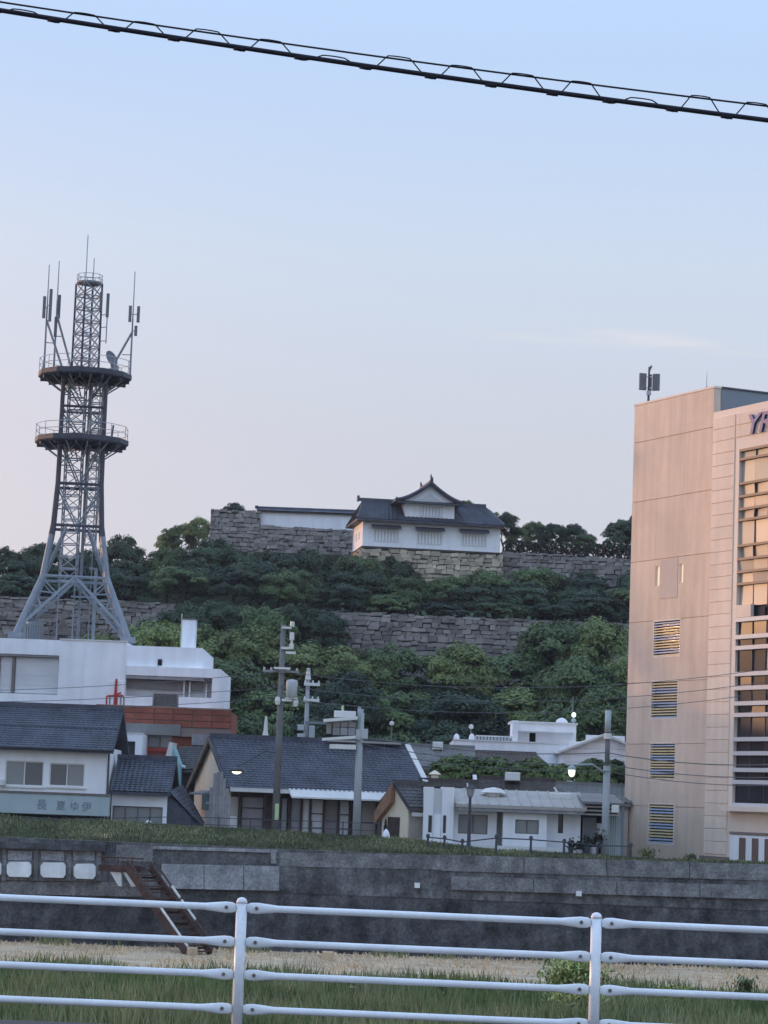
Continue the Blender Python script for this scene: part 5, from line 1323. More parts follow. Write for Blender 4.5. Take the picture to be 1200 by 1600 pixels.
def white_bungalow():
    b = Place('white_bungalow', 662, 1325, 126, 'white flat roofed bungalow with tall pylon wall and carport', 'house')
    l = b.l; zb = -.8; D = 8
    # pylons
    x0,x1,z0,z1 = b.r(662,1230,709,1316,-.5)
    xs = [x0, l(677,1270,-.5)[0], l(690,1270,-.5)[0], x1]
    hs = [b.r(669,1274,675,1301,-.5), b.r(692,1274,697,1302,-.5)]
    b.part('pylon_wall', MB().body(xs[0],xs[1]-.003,-.5,3,zb,z1,[hs[0]],.15), M['white2']); b.part('pylon_recess', MB().box(xs[1],xs[2],-.38,2.8,zb,z1-.06), M['blinds'])
    b.part('pylon_wall', MB().body(xs[2]+.003,xs[3],-.5,3,zb,z1+.02,[hs[1]],.15), M['white2'])
    b.part('lower_panel', MB().box(xs[1]+.02,xs[2]-.02,-.46,-.381,zb,l(684,1273,-.4)[1]), M['bluegrey'] if 0 else M['white'])
    for h in hs: b.window(h, -.5, 1, 'glassD', 'bolt', .03, .15)
    # main walls: three bays of different depth
    zE = l(800,1262)[1]
    w1 = b.r(716,1273,762,1303,0); w2 = b.r(805,1281,842,1303,-.6); w3 = b.r(872,1270,880,1302,0)
    xa, xb_, xc, xd, xe = x1, l(776,1290)[0], l(785,1290)[0], l(853,1290)[0], l(907,1290)[0]
    b.part('wall', MB().body(xa+.003,xb_,0,D,zb,zE+.15,[w1],.15), M['white'])
    b.part('recess_wall', MB().box(xb_+.003,xc-.003,.9,D,zb,zE+.1), M['blinds'])
    b.part('bay_wall', MB().body(xc,xd,-.6,D,zb,zE+.1,[w2],.15), M['white'])
    b.part('wall', MB().body(xd+.003,xe,0,D,zb,zE+.08,[w3],.15), M['white'])
    b.window(w1, 0, 2, 'glassG', 'bolt', .05, .15); b.window(w2, -.6, 2, 'glassG', 'bolt', .05, .15); b.window(w3, 0, 1, 'glassD', 'darksteel', .04, .15)
    # sloping sheet roof
    zf = l(800,1260,-1)[1]; zr = l(800,1236,4.0)[1]
    xl, xr = l(712,1250)[0], l(914,1255)[0]
    nb = 12
    b.part('roof', MB().hexa([(xl,-1.05,zf-.12),(xr,-1.05,zf-.12),(xr,4,zr-.1),(xl,4,zr-.1),(xl,-1.05,zf+.04),(xr,-1.05,zf+.04),(xr,4,zr+.04),(xl,4,zr+.04)]), M['roofsheet'])
    for i in range(nb+1):
        x = xl+(xr-xl)*i/nb; b.part('roof_seam', MB().hexa([(x-.03,-1.04,zf+.041),(x+.03,-1.04,zf+.041),(x+.03,4,zr+.041),(x-.03,4,zr+.041),(x-.03,-1.04,zf+.08),(x+.03,-1.04,zf+.08),(x+.03,4,zr+.08),(x-.03,4,zr+.08)]), M['roofsheet'])
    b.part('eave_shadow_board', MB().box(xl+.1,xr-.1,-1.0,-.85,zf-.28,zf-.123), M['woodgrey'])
    # roof vents
    for px, py, w in ((771,1241,.55),(876,1246,.55)):
        x, z = l(px,py,2.0); b.part('roof_vent', MB().lathe([(w*.7,-.35),(w*.7,.05),(w*1.2,.08),(w*.7,.28),(.05,.34)],(x,2.0,z),14) if px < 800 else MB().bbox(x-w,x+w,1.8,2.6,z-.4,z+.22,.04), M['porcelain'])
    x, z = l(869,1238,2.0); b.part('roof_pipe', MB().path([(x,2,z-.5),(x,2,z+.1),(x-.12,2,z+.25)],.06,6), M['porcelain'])
    # carport
    xg = l(972,1290)[0]; zc = l(940,1255)[1]
    b.part('carport_roof', MB().hexa([(xe+.02,-1.0,zc-.05),(xg,-1.0,zc-.08),(xg,5,zc+.35),(xe+.02,5,zc+.4),(xe+.02,-1.0,zc+.06),(xg,-1.0,zc+.03),(xg,5,zc+.47),(xe+.02,5,zc+.52)]), M['roofgrey'])
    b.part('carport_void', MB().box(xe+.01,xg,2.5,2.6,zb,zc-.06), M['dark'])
    for py in (1261,1267,1273): z = l(940,py,-.7)[1]; b.part('carport_slat', MB().box(xe+.02,xg-.02,-.75,-.68,z-.045,z+.045), M['roofsheet'])
    s0, s1 = l(905,1300,.4)[0], l(931,1300,.4)[0]; b.part('shutter', MB().bbox(s0+.15,s1,.3,.4,zb,l(918,1277,.4)[1],.02), M['woodgrey'])
    for i in range(9):
        x = s0+.15+(s1-s0-.15)*(i+.5)/9; b.part('shutter_rib', MB().box(x-.02,x+.02,.27,.299,zb,l(918,1277,.4)[1]), M['steel'])
    x, z = l(937,1296,.5); b.part('white_door_panel', MB().bbox(x-.16,x+.16,.5,.55,z-.30,z+.30,.02), M['white2'])
    x2, x3 = l(951,1300,.2)[0], l(971,1300,.2)[0]; zz = l(960,1276,.2)[1]
    for i in range(6):
        xx0 = x2+(x3-x2)*i/6; b.part('fence_board', MB().bbox(xx0+.01,xx0+(x3-x2)/6-.01,.15,.2,zb,zz,.01), M['greenpanel'])
    b.part('carport_post', MB().box(xg-.12,xg,-.9,-.78,zb,zc-.06), M['bluegrey'])
    # low base wall
    b.part('base_wall', MB().box(xa-.2,xe,-1.2,-1.05,zb,l(800,1322,-1.2)[1]), M['offwhite'])
    return b
white_bungalow()
def things_by_carport():
    r_ = random.Random(5)
    for i, (px, py, s_, d) in enumerate(((892,1318,.20,'square dark planter box by the low bank railing'),(905,1322,.24,'dark potted shrub next to the square planter'),(916,1316,.26,'rounded dark potted shrub in the carport mouth'),(928,1318,.22,'spiky potted plant in front of the white carport panel'),(936,1308,.26,'tall dark potted plant below the white carport panel'))):
        p = at(px, py+6, 123.6); o = tag(empty('potted_plant', p), d, 'potted plant')
        MB().lathe([(s_*.5,-.35),(s_*.75,.0),(s_*.7,.02)],n=10).build('pot', M['boxgrey'] if i % 2 else M['darksteel'], o)
        mb = MB()
        for k in range(130):
            q = Vector((r_.gauss(0,s_*.5), r_.gauss(0,s_*.5), abs(r_.gauss(.12,s_*.7)))); a = Vector((r_.gauss(0,1),r_.gauss(0,1),r_.gauss(0,1))).normalized()*.07; c = a.cross(Vector((r_.random(),r_.random(),1))).normalized()*.05
            mb.quad(q-a,q-c,q+a,q+c)
        tag(mb.build('foliage', M['plant'], o), kind='stuff')
    p = at(902, 1347, 119.6); o = tag(MB().bbox(-.72,.72,-.15,.15,-.2,.14,.03).build('concrete_block', M['cream'], None), 'pale concrete slab on the bank edge below the carport', 'slab'); o.location = p
    p = at(603, 1309, 123.4); o = tag(MB().lathe([(.16,-.1),(.20,.05),(.15,.25),(.06,.38),(.02,.42)],n=12).build('white_sack', M['white2'], None, True), 'white knotted sack standing in the grass left of the little hut', 'sack'); o.location = p
    tree(603, 1276, 125.2, .42, 'leafP', 'dark clipped shrub left of the cream doorway of the little hut', name='shrub', cat='shrub', ground=zg(.2))
things_by_carport()

# ------------------------------------------------------------------ roofs and white building behind
def back_buildings():
    b = Place('white_building', 708, 1195, 158, 'long low white building with parapet, rooftop room and dome', 'building')
    l = b.l; D = 8; zb = zg(6)-.2-b.O.z
    x0, x1 = l(708,1170)[0], l(862,1175)[0]; zt = l(780,1159)[1]
    b.part('wall', MB().body(x0,x1+2.2,0,D,zb,zt), M['white'])
    b.part('parapet_cap', MB().box(x0-.05,x1+2.2,-.08,.3,zt,zt+.07), M['offwhite'])
    xa,xb_,za,zc = b.r(802,1131,900,1172,1.0); dr = b.r(827,1145,837,1166,1.0)
    b.part('rooftop_room', MB().body(xa,xb_,1.0,5,zt-.1,zc,[dr],.3), M['white2'])
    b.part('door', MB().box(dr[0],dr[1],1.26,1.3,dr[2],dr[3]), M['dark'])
    b.part('room_canopy', MB().box(xa+.3,xb_-.15,.35,.998,zc-.55,zc-.48), M['offwhite']); b.part('room_pier', MB().bbox(xa-.1,xa+.25,.3,1.6,zt,zc+.12,.04), M['white2'])
    b.part('room_cap', MB().box(xa-.15,xb_+.1,.9,5.05,zc,zc+.12), M['offwhite'])
    x, z = l(878,1133,2.0); k = S(160); b.part('dome', MB().lathe([(10*k,-.2),(10*k,2*k),(9*k,6*k),(6.5*k,9*k),(3*k,11*k),(.02,11.6*k)],(x,2.2,z),16), M['white2'], smooth=True)
    for px in (713, 737):
        x, z = l(px,1160,.5); b.part('roof_finial', MB().lathe([(4.5*k,-.2),(4.5*k,8*k),(3.5*k,11*k),(1.5*k,13*k),(.02,13.4*k)],(x,.5,z),12), M['white2'], smooth=True)
    xa,xb_,za,zc = b.r(743,1150,800,1164,.5)
    gr = b.part('roof_grille', MB().box(xa,xb_,.45,.55,zc-.06,zc+.02).box(xa,xb_,.45,.55,zt-.02,zt+.08), M['offwhite'])
    for i in range(12):
        x = xa+(xb_-xa)*i/11; b.part('grille_bar', MB().box(x-.06,x+.06,.46,.54,zt+.08,zc-.06), M['boxgrey'], gr)
    b.part('grille_back', MB().box(xa,xb_,.9,.95,zt,zc-.1), M['roofgrey'], gr)
    # pale gable hall on the right
    c = Place('pale_hall', 900, 1200, 154, 'pale blue white gabled hall behind the street pole', 'hall')
    A = c.l(946,1146); x0 = c.l(880,1180)[0]; x1 = c.l(1010,1180)[0]; ze = c.l(900,1171)[1]
    c.part('wall', MB().prism([(x0,-3),(x1,-3),(x1,ze),(A[0],A[1]-.15),(x0,ze)],0,9), M['white'])
    for s_, xx in ((-1,x0),(1,x1)):
        c.part('roof', MB().hexa([(xx+s_*.3,-.4,ze-.28),(A[0],-.4,A[1]-.14),(A[0],9.2,A[1]-.14),(xx+s_*.3,9.2,ze-.28),(xx+s_*.3,-.4,ze-.14),(A[0],-.4,A[1]),(A[0],9.2,A[1]),(xx+s_*.3,9.2,ze-.14)]), M['porcelain'])
    for i in range(9):
        z = ze-1.6+i*.42
        if z < A[1]-.5:
            f = 1-max(0,(z-ze))/(A[1]-ze); c.part('siding_board', MB().bbox(A[0]-(A[0]-x0)*f+.1,A[0]+(x1-A[0])*f-.1,-.05,-.002,z,z+.39,.02), M['white'])
    # weathered roofs
    def lowroof(name, lab, px0, px1, pyr, pye, Y, m, depth=3.0, px0e=None, px1e=None):
        e = Place(name, px0, pye, Y, lab, 'house'); xl, ze = e.l(px0e or px0,pye); xr, ze2 = e.l(px1e or px1,pye); a, zr = e.l(px0,pyr,depth); a2, zr2 = e.l(px1,pyr,depth); zz = (ze+ze2)/2; zr = (zr+zr2)/2
        q = [(a,depth,zr),(a2,depth,zr),(xr,0,zz),(xl,0,zz)]; d_ = [(p[0],p[1],p[2]-.15) for p in q]
        s = MB().quad(*q).quad(*d_[::-1])
        for i in range(4): s.quad(q[i],q[(i+1)%4],d_[(i+1)%4],d_[i])
        rr = e.part('roof', s, M[m]); t = MB(); t.tiles(*q); tag(e.part('roof_tiles', t, M[m], rr), kind='stuff')
        e.part('ridge_cap', MB().box(a,a2,depth-.12,depth+.12,zr,zr+.18), M[m], rr)
        e.part('wall', MB().body(min(xl,a)+.3,max(xr,a2)-.3,.3,depth+3,-3,zz-.1), M['beige'])
        e.part('rear_roof', MB().hexa([(a,depth,zr-.15),(a2,depth,zr-.15),(a2,depth*2,zz-.15),(a,depth*2,zz-.15),(a,depth,zr),(a2,depth,zr),(a2,depth*2,zz),(a,depth*2,zz)]), M[m])
        return e
    e = lowroof('grey_roofed_house', 'house with weathered grey roof between the long dark roof and the white building', 640, 742, 1168, 1200, 146, 'roofgrey')
    e2 = lowroof('grey_roofed_house', 'house whose brown grey roof peeks from the shrubs below the white parapet', 742, 838, 1178, 1199, 148, 'mossroof', 3, 735, 862)
    x, z = e.l(684,1166,2.5); e.part('roof_box', MB().bbox(x-.3,x+.3,2.2,2.8,z-.2,z+.25,.05), M['porcelain'])
    f = lowroof('tiled_house', 'dark brown tiled roof right behind the bungalow roof', 747, 868, 1219, 1243, 133, 'tile3', 2.6, 750, 868)
    x, z = f.l(801,1214,1.5); f.part('skylight_box', MB().bbox(x-.38,x+.38,1.2,2.2,z-.2,z+.24,.04), M['porcelain'])
    q = f.l(747,1228); f.part('verge', MB().hexa([(q[0]-.12,-.1,q[1]-.6),(q[0]+.06,-.1,q[1]-.6),(q[0]+.0,2.7,q[1]+.3),(q[0]-.2,2.7,q[1]+.3),(q[0]-.12,-.1,q[1]-.3),(q[0]+.06,-.1,q[1]-.3),(q[0]+.0,2.7,q[1]+.6),(q[0]-.2,2.7,q[1]+.6)]), M['offwhite'])
    lowroof('grey_roofed_house', 'long grey roof behind the carport by the street pole', 868, 985, 1228, 1254, 134, 'roofgrey', 2.6)
    lowroof('dark_roofed_house', 'thin dark roof edge above the white pylon wall', 655, 748, 1222, 1232, 131, 'tile3', 1.6)
back_buildings()
def garden_trees():
    for px, py, Y, r_, lb in ((700,1188,141,.9,'round garden shrub at the left end of the garden row'),(722,1180,141,1.1,'garden tree behind the pylon wall'),(748,1176,142,1.2,'tall garden tree left of the white skylight box'),(775,1183,141,1.1,'garden tree above the white skylight box'),(805,1190,140,1.0,'garden tree right above the brown tiled roof'),(832,1185,140,1.0,'garden tree left of the street lamp head'),(862,1190,140,1.0,'garden tree directly behind the street lamp head'),(905,1188,140,1.1,'garden tree under the street lamp arm'),(930,1186,140,1.0,'garden tree just left of the street pole'),(962,1190,140,1.0,'garden tree between the street pole and the beige block')):
        tree(px, py-7, Y, r_*1.45, 'leafG', lb, name='garden_tree', ground=zg(5)-.3)
    # yellowish lantern stone
    p = at(679, 1222, 133); o = tag(empty('garden_lantern', p), 'small yellowish garden lantern beside the pale roof verge', 'lantern')
    MB().lathe([(.14,-1.2),(.14,0),(.28,.05),(.28,.12)],n=10).build('shaft', M['cream'], o); MB().lathe([(.2,.12),(.2,.36),(.34,.40),(.05,.6)],n=8).build('lantern_house', M['cream'], o)
garden_trees()

# ------------------------------------------------------------------ poles, lamps and wires
def utility_poles():
    # A: tall weathered pole with transformer, in front of the long dark roof
    Y = 125.5; k = S(Y); b = at(430, 1300, Y); t = at(443, 976, Y); H = t.z-b.z
    a = tag(empty('utility_pole', b), 'tall weathered concrete pole with transformer and white insulator stack', 'utility pole')
    lean = t.x-b.x; P = lambda h, dx=0, dy=0: (lean*h/H+dx, dy, h)
    hp = lambda py: H*(1300-py)/(1300-976)
    MB().path([(0,0,-1.2), P(H)], [.20,.115], 12).build('pole', M['pole'], a, True)
    def arm(py, x0, x1, r=.05, m='woodgrey', dy=-.16): 
        h = hp(py); return MB().box(P(h)[0]+x0*k, P(h)[0]+x1*k, dy-r, dy+r, h-r, h+r).build('crossarm', M[m], a)
    arm(981, -2, 13, .05, 'porcelain'); arm(1013, -2, 15, .06, 'porcelain'); arm(1020, 6, 21, .06, 'porcelain')
    for py0, py1, dx, r in ((971,979,14,.11),(988,1000,14,.12),(1000,1006,14,.06),(1006,1014,14,.12)):
        MB().tube(P(hp(py1),dx*k,-.16), P(hp(py0),dx*k,-.16), r, n=10).build('insulator', M['porcelain'], a)
    arm(1050, -29, 28, .055, 'woodgrey'); arm(1045, -12, 14, .05, 'porcelain', -.3)
    for dx in (-27,-16,10,24): MB().tube(P(hp(1049),dx*k,-.16), P(hp(1044),dx*k,-.16), .05, n=8).build('pin_insulator', M['boxgrey'], a)
    h0, h1 = hp(1090), hp(1063); c = P((h0+h1)/2, 17*k, -.25)
    MB().lathe([(.2,h0),(.27,h0+.05),(.29,h1-.12),(.25,h1),(.05,h1+.04)], (c[0],c[1],0), 16).build('transformer', M['boxgrey'], a, True)
    MB().box(c[0]-.3,c[0]+.3,-.35,-.1,h0-.08,h0).box(c[0]-.46,c[0]+.05,-.3,-.15,h0-.2,h0-.08).build('transformer_bracket', M['porcelain'], a)
    for dx, py in ((-4,1096),(24,1098)): MB().lathe([(.10,hp(py+6)),(.14,hp(py)),(.10,hp(py-6))], (P(hp(py),dx*k)[0],-.24,0), 10).build('fuse_cutout', M['porcelain'], a)
    MB().box(-.05+P(hp(1268))[0],.14+P(hp(1268))[0],-.215,-.18,hp(1281),hp(1256)).build('reflective_plate', M['yellowgreen'], a)
    for i in range(11): 
        h = hp(1240)+i*.75; s_ = 1 if i % 2 else -1; MB().tube(P(h), P(h, s_*.32, 0), .014, n=5).build('climbing_step', M['bolt'], a)
    # arm lamp over the long dark roof
    lx, lh = -62*k, hp(1207)
    MB().path([P(lh+.9), P(lh+1.0,-20*k,-.3), P(lh+.35,-52*k,-.8), P(lh+.2,lx,-.9)], .03, 6).build('lamp_arm', M['darksteel'], a)
    MB().lathe([(.05,.18),(.30,.10),(.34,0),(.30,-.06)], P(lh,lx,-.9), 14).build('lamp_shade', M['darksteel'], a)
    MB().lathe([(.24,-.03),(.21,-.11),(.11,-.16),(.02,-.18)], P(lh,lx,-.9), 14).build('lamp_bulb', M['lampW'], a, True)
    # B: slimmer pole behind the long roof
    Y = 138; k = S(Y); b = at(476, 1195, Y); t = at(482, 1045, Y); H = t.z-b.z
    o = tag(empty('utility_pole', b), 'slim pale pole with two short white crossarms behind the long dark roof', 'utility pole')
    MB().path([(0,0,-3),(t.x-b.x,0,H)], [.17,.10], 10).build('pole', M['poleL'], o, True)
    hq = lambda py: H*(1195-py)/150; xq = lambda py: (t.x-b.x)*hq(py)/H
    MB().tube((xq(1056),0,hq(1062)),(xq(1045),0,hq(1044)),.16,.08,8).build('pole_cap', M['porcelain'], o)
    for py, w in ((1069,1),(1094,1.1)):
        MB().box(xq(py)-6*k, xq(py)+19*k, -.22,-.1, hq(py)-.09, hq(py)+.07).build('crossarm', M['porcelain'], o)
        for dx in (-4,8,17): MB().tube((xq(py)+dx*k,-.16,hq(py)),(xq(py)+dx*k,-.16,hq(py)+.2),.06,.04,6).build('pin_insulator', M['porcelain'], o)
    MB().bbox(xq(1140)-13*k,xq(1140)-3*k,-.5,-.1,hq(1142),hq(1133),.03).build('switch_box', M['boxgrey'], o)
    MB().bbox(xq(1140)+5*k,xq(1140)+14*k,-.5,-.1,hq(1157),hq(1134),.03).build('switch_box', M['greenpanel'], o)
    MB().bbox(xq(1140)-13*k,xq(1140)-1*k,-.5,-.1,hq(1153),hq(1147),.03).build('switch_box', M['boxgrey'], o)
    MB().box(xq(1127)-2*k,xq(1127)+35*k,-.2,-.1,hq(1131),hq(1127)).build('cable_arm', M['bluegrey'], o)
    # C: stub pole
    b = at(413, 1170, 137); t = at(416, 1119, 137); o = tag(empty('utility_pole', b), 'short pole stub with white top just left of the tall transformer pole', 'utility pole')
    H = t.z-b.z; MB().tube((0,0,-2),(t.x-b.x,0,H*.4),.10,.09,8).build('pole', M['poleL'], o); MB().lathe([(.17,H*.4),(.12,H*.55),(.06,H)],(t.x-b.x,0,0),10).build('insulator', M['porcelain'], o)
    # D: pale pole at the bank, with equipment rack
    Y = 123.9; k = S(Y); b = at(556.5, 1312, Y); t = at(563.5, 1108, Y); H = t.z-b.z; d = t.x-b.x
    o = tag(empty('utility_pole', b), 'pale concrete pole at the bank with a boxy white equipment rack on its left', 'utility pole')
    MB().path([(0,0,-1.0),(d,0,H)], [.22,.15], 14).build('pole', M['poleL'], o, True)
    hq = lambda py: H*(1312-py)/204; xq = lambda py: d*hq(py)/H
    MB().box(xq(1125)+.02,xq(1125)+.19,-.21,-.1,hq(1160),hq(1114)).build('cable_cover', M['greenpanel'], o)
    MB().tube((d-.05,0,H),(d-.05,0,H+.12),.10,.06).build('pole_cap', M['steel'], o)
    zt, zb = hq(1127), hq(1158)
    rk = MB().hexa([(-57*k+d,-.5,zt-.12),(-4*k+d,-.5,zt+.06),(-4*k+d,.6,zt+.06),(-57*k+d,.6,zt-.12),(-57*k+d,-.5,zt+.03),(-4*k+d,-.5,zt+.22),(-4*k+d,.6,zt+.22),(-57*k+d,.6,zt+.03)]).build('rack_beam', M['porcelain'], o)
    MB().hexa([(-58*k+d,-.5,zb-.06),(-6*k+d,-.5,zb+.10),(-6*k+d,.6,zb+.10),(-58*k+d,.6,zb-.06),(-58*k+d,-.5,zb+.07),(-6*k+d,-.5,zb+.24),(-6*k+d,.6,zb+.24),(-58*k+d,.6,zb+.07)]).build('rack_beam', M['porcelain'], o)
    MB().box(-46*k+d,-5*k+d,-.4,.4,zb-.42,zb-.20).build('lower_beam', M['offwhite'], o)
    for i in range(3):
        x0 = (-42+i*12)*k+d; MB().bbox(x0,x0+11*k,-.35,.35,zb+.24,zb+.60,.02).build('cell_box', M['woodgrey'], o); MB().bbox(x0,x0+11*k,-.33,.35,zb+.62,zt-.06,.02).build('cell_box', M['door'], o)
    MB().box(-52*k+d,-44*k+d,-.2,.3,zb+.3,zt-.15).build('side_box', M['door'], o)
    MB().bbox(-41*k+d,-7*k+d,-.3,.4,zt+.14,zt+.46,.03).build('lid_box', M['offwhite'], o)
    MB().tube((-28*k+d,0,zt+.3),(-28*k+d,0,zt+.72),.06).build('vent_pipe', M['yellowgreen'], o)
    MB().bbox(2*k+d,13*k+d,-.35,.1,hq(1155),hq(1139),.03).build('side_box', M['boxgrey'], o)
    MB().box(-6*k+d,3*k+d,-.28,-.1,hq(1156),hq(1140)).build('mount_plate', M['boxgrey'], o)
    # E: pole at right with lamp arm
    Y = 124.4; k = S(Y); b = at(945, 1338, Y); t = at(950.5, 1110, Y); H = t.z-b.z; d = t.x-b.x
    o = tag(empty('utility_pole', b), 'grey street pole by the carport with a curved lamp arm', 'utility pole')
    hq = lambda py: H*(1338-py)/228; xq = lambda py: d*hq(py)/H
    MB().path([(0,0,-1.0),(d*.62,0,H*.62)], [.20,.17], 12).build('pole', M['poleL'], o, True)
    MB().path([(d*.62,0,H*.62),(d*.85,0,H*.85)], [.12,.12], 10).build('pole_middle', M['pole'], o, True); MB().path([(d*.85,0,H*.85),(d,0,H)], [.15,.15], 12).build('pole_sleeve', M['greenpanel'], o, True)
    MB().lathe([(.19,hq(1155)),(.19,hq(1146))],(xq(1150),0,0),12).build('collar', M['porcelain'], o)
    MB().path([(xq(1210),0,hq(1210)),(xq(1200)-14*k,-.3,hq(1202)),(xq(1200)-24*k,-.5,hq(1196)),(xq(1200)-40*k,-.8,hq(1197)),(xq(1200)-66*k,-1.0,hq(1198))], .055, 8).build('lamp_arm', M['poleL'], o)
    lp = (xq(1200)-57*k,-1.0,hq(1209))
    MB().lathe([(.05,.36),(.10,.30),(.20,.22),(.22,.1)], lp, 14).build('lamp_cap', M['poleL'], o)
    MB().lathe([(.15,.16),(.17,.05),(.14,-.14),(.08,-.22),(.02,-.24)], lp, 14).build('lamp_globe', M['lampG'], o, True)
    MB().bbox(xq(1264)+.26,xq(1264)+.62,-.2,-.1,hq(1270),hq(1258),.03).build('meter_box', M['porcelain'], o)
    # F: dark park lantern
    Y = 121.8; k = S(Y); b = at(732, 1327, Y); t = at(735.5, 1230, Y); H = t.z-b.z; d = t.x-b.x
    o = tag(empty('street_lamp', b), 'dark park lamp post with a lantern head in front of the white bungalow', 'street lamp')
    MB().lathe([(.16,-.5),(.16,.05),(.10,.15),(.085,.5),(.065,H-.55),(.085,H-.5)],n=12).build('post', M['darksteel'], o, True)
    MB().lathe([(.06,H-.5),(.14,H-.42),(.20,H-.10),(.19,H-.06)],n=10).build('lantern_glass', M['glassG'], o)
    MB().lathe([(.24,H-.07),(.20,H-.02),(.06,H+.10),(.02,H+.2)],n=10).build('lantern_cap', M['darksteel'], o)
    MB().tube((-.12,0,H-.1),(-.16,0,H+.2),.05,.03).build('finial', M['porcelain'], o)
    # G: far lamp on thin pole by the dome
    b = at(893, 1160, 165); t = at(895.5, 1088, 165); H = t.z-b.z; k = S(165)
    o = tag(empty('street_lamp', b), 'thin pole with a glowing greenish lamp beside the white dome', 'street lamp')
    MB().tube((0,0,-6),(t.x-b.x,0,H),.06,.04).build('post', M['pole'], o)
    h = H*(1160-1117)/72
    MB().lathe([(.02,-.17),(.12,-.11),(.145,.02),(.10,.12),(.02,.15)],(.08,-.2,h),12).build('lamp_globe', M['lampG'], o, True); MB().lathe([(.05,-.5),(.16,-.42),(.16,-.3),(.05,-.24)],(.08,-.2,h),10).build('signal_box', M['greenpanel'], o)
    # H: tiny lamps in the trees
    for px, py, lb in ((611,1134,'small pale lamp on a thin post right of the equipment rack'),(735,1139,'tiny pale lamp post in front of the dark trees, above the white finials')):
        b = at(px, py+30, 160); o = tag(empty('street_lamp', b), lb, 'street lamp'); MB().tube((0,0,-5),(0,0,30*S(160)),.04).build('post', M['pole'], o); MB().lathe([(.05,0),(.14,.05),(.14,.22),(.03,.28)],(0,0,30*S(160)),10).build('lamp_head', M['porcelain'], o)
utility_poles()

def wires():
    def run(name, label, pts, sag, r, m='wire2', group='power lines over the bank'):
        P = []
        for (a, b_), s_ in zip(zip(pts, pts[1:]), sag if isinstance(sag, (list,tuple)) else [sag]*(len(pts)-1)):
            a, b_ = Vector(a), Vector(b_)
            for i in range(15):
                t = i/14
                if P and i == 0: continue
                q = a.lerp(b_, t); q.z -= s_*4*t*(1-t); P.append(q)
        o = MB().path(P, r, 6).build(name, M[m]); tag(o, label, 'wire', group); return o
    A = lambda x, y, Y=125.3: at(x, y, Y)
    # from the tall pole to the left and to the right in front of the beige block
    run('power_line', 'upper thin power line crossing the white office and the tall transformer pole', [A(-420,1075,120), A(440,1049), A(1500,985,118)], [.5,1.6], .016)
    run('power_line', 'second thin power line, just under the upper one across the white office', [A(-420,1088,120), A(443,1072), A(1500,1003,118)], [.5,1.6], .016)
    run('power_line', 'third thin power line crossing the louvre windows of the beige block', [A(-420,1100,120), A(437,1090), A(1500,1020,118)], [.45,1.6], .016)
    # from the equipment rack pole to the street pole and past the block
    run('power_line', 'thick cable from the rack pole past the street pole to the right', [A(562,1150,123.8), A(948,1176,124.2), A(1500,1150,112)], [.35,.9], .026)
    run('power_line', 'middle cable crossing the beige block below its third louvre window', [A(562,1162,123.8), A(948,1194,124.2), A(1500,1180,112)], [.3,.8], .022)
    run('power_line', 'lowest cable crossing the beige block near its third louvre window', [A(562,1172,123.8), A(947,1205,124.2), A(1500,1195,112)], [.3,.8], .02)
    # overhead spiral hanger cable near the road
    Yn = 21.0; k = S(Yn)
    up, lo = [], []
    for px in np.linspace(-1300, 2500, 200):
        t = px/1200; 
        yu = 3 + 163*t + 5*(4*t*(1-t))*1.0; yl = 16 + 172*t + 5*(4*t*(1-t))
        up.append(at(px, yu, Yn)); lo.append(at(px, yl, Yn))
    root = tag(empty('overhead_cable', lo[100]), 'thick black overhead cable hung from a thin wire by a spiral hanger', 'cable')
    L = lambda P: [p-root.location for p in P]
    MB().path(L(lo), .0205, 10).build('cable', M['wire'], root, True); MB().path(L(up), .0085, 8).build('messenger_wire', M['wire'], root, True)
    r_ = random.Random(4); px = -1240.0; n = 0
    sp = MB()
    while px < 2400:
        per = 94 + r_.uniform(-10, 10); pts = []
        def axis(x):
            t = x/1200; return 3+163*t+20*t*(1-t), 16+172*t+20*t*(1-t)
        amp = 1.0 if n % 5 != 3 else .45
        wrap = r_.uniform(.0, 3.0)
        for i in range(25):
            u = i/24; x = px + per*u; yu, yl = axis(x)
            s_ = math.sin(2*math.pi*u - math.pi/2)*.5+.5
            s_ = min(1.0, s_*1.35) if s_ > .4 else s_*1.35
            yy = yl + 4 - (yl+4-(yu-wrap))*s_*amp
            q = at(x, yy, Yn); q.y += .028*math.cos(2*math.pi*u)
            pts.append(q-root.location)
        MB().path(pts, .0058, 6).build('hanger_coil', M['wire'], root, True)
        MB().path([at(px+per*.985-9, axis(px+per-9)[1]+2.2, Yn)-root.location, at(px+per*.985+9, axis(px+per+9)[1]+2.2, Yn)-root.location], .020, 8).build('cable_clip', M['wire'], root, True)
        px += per; n += 1
wires()

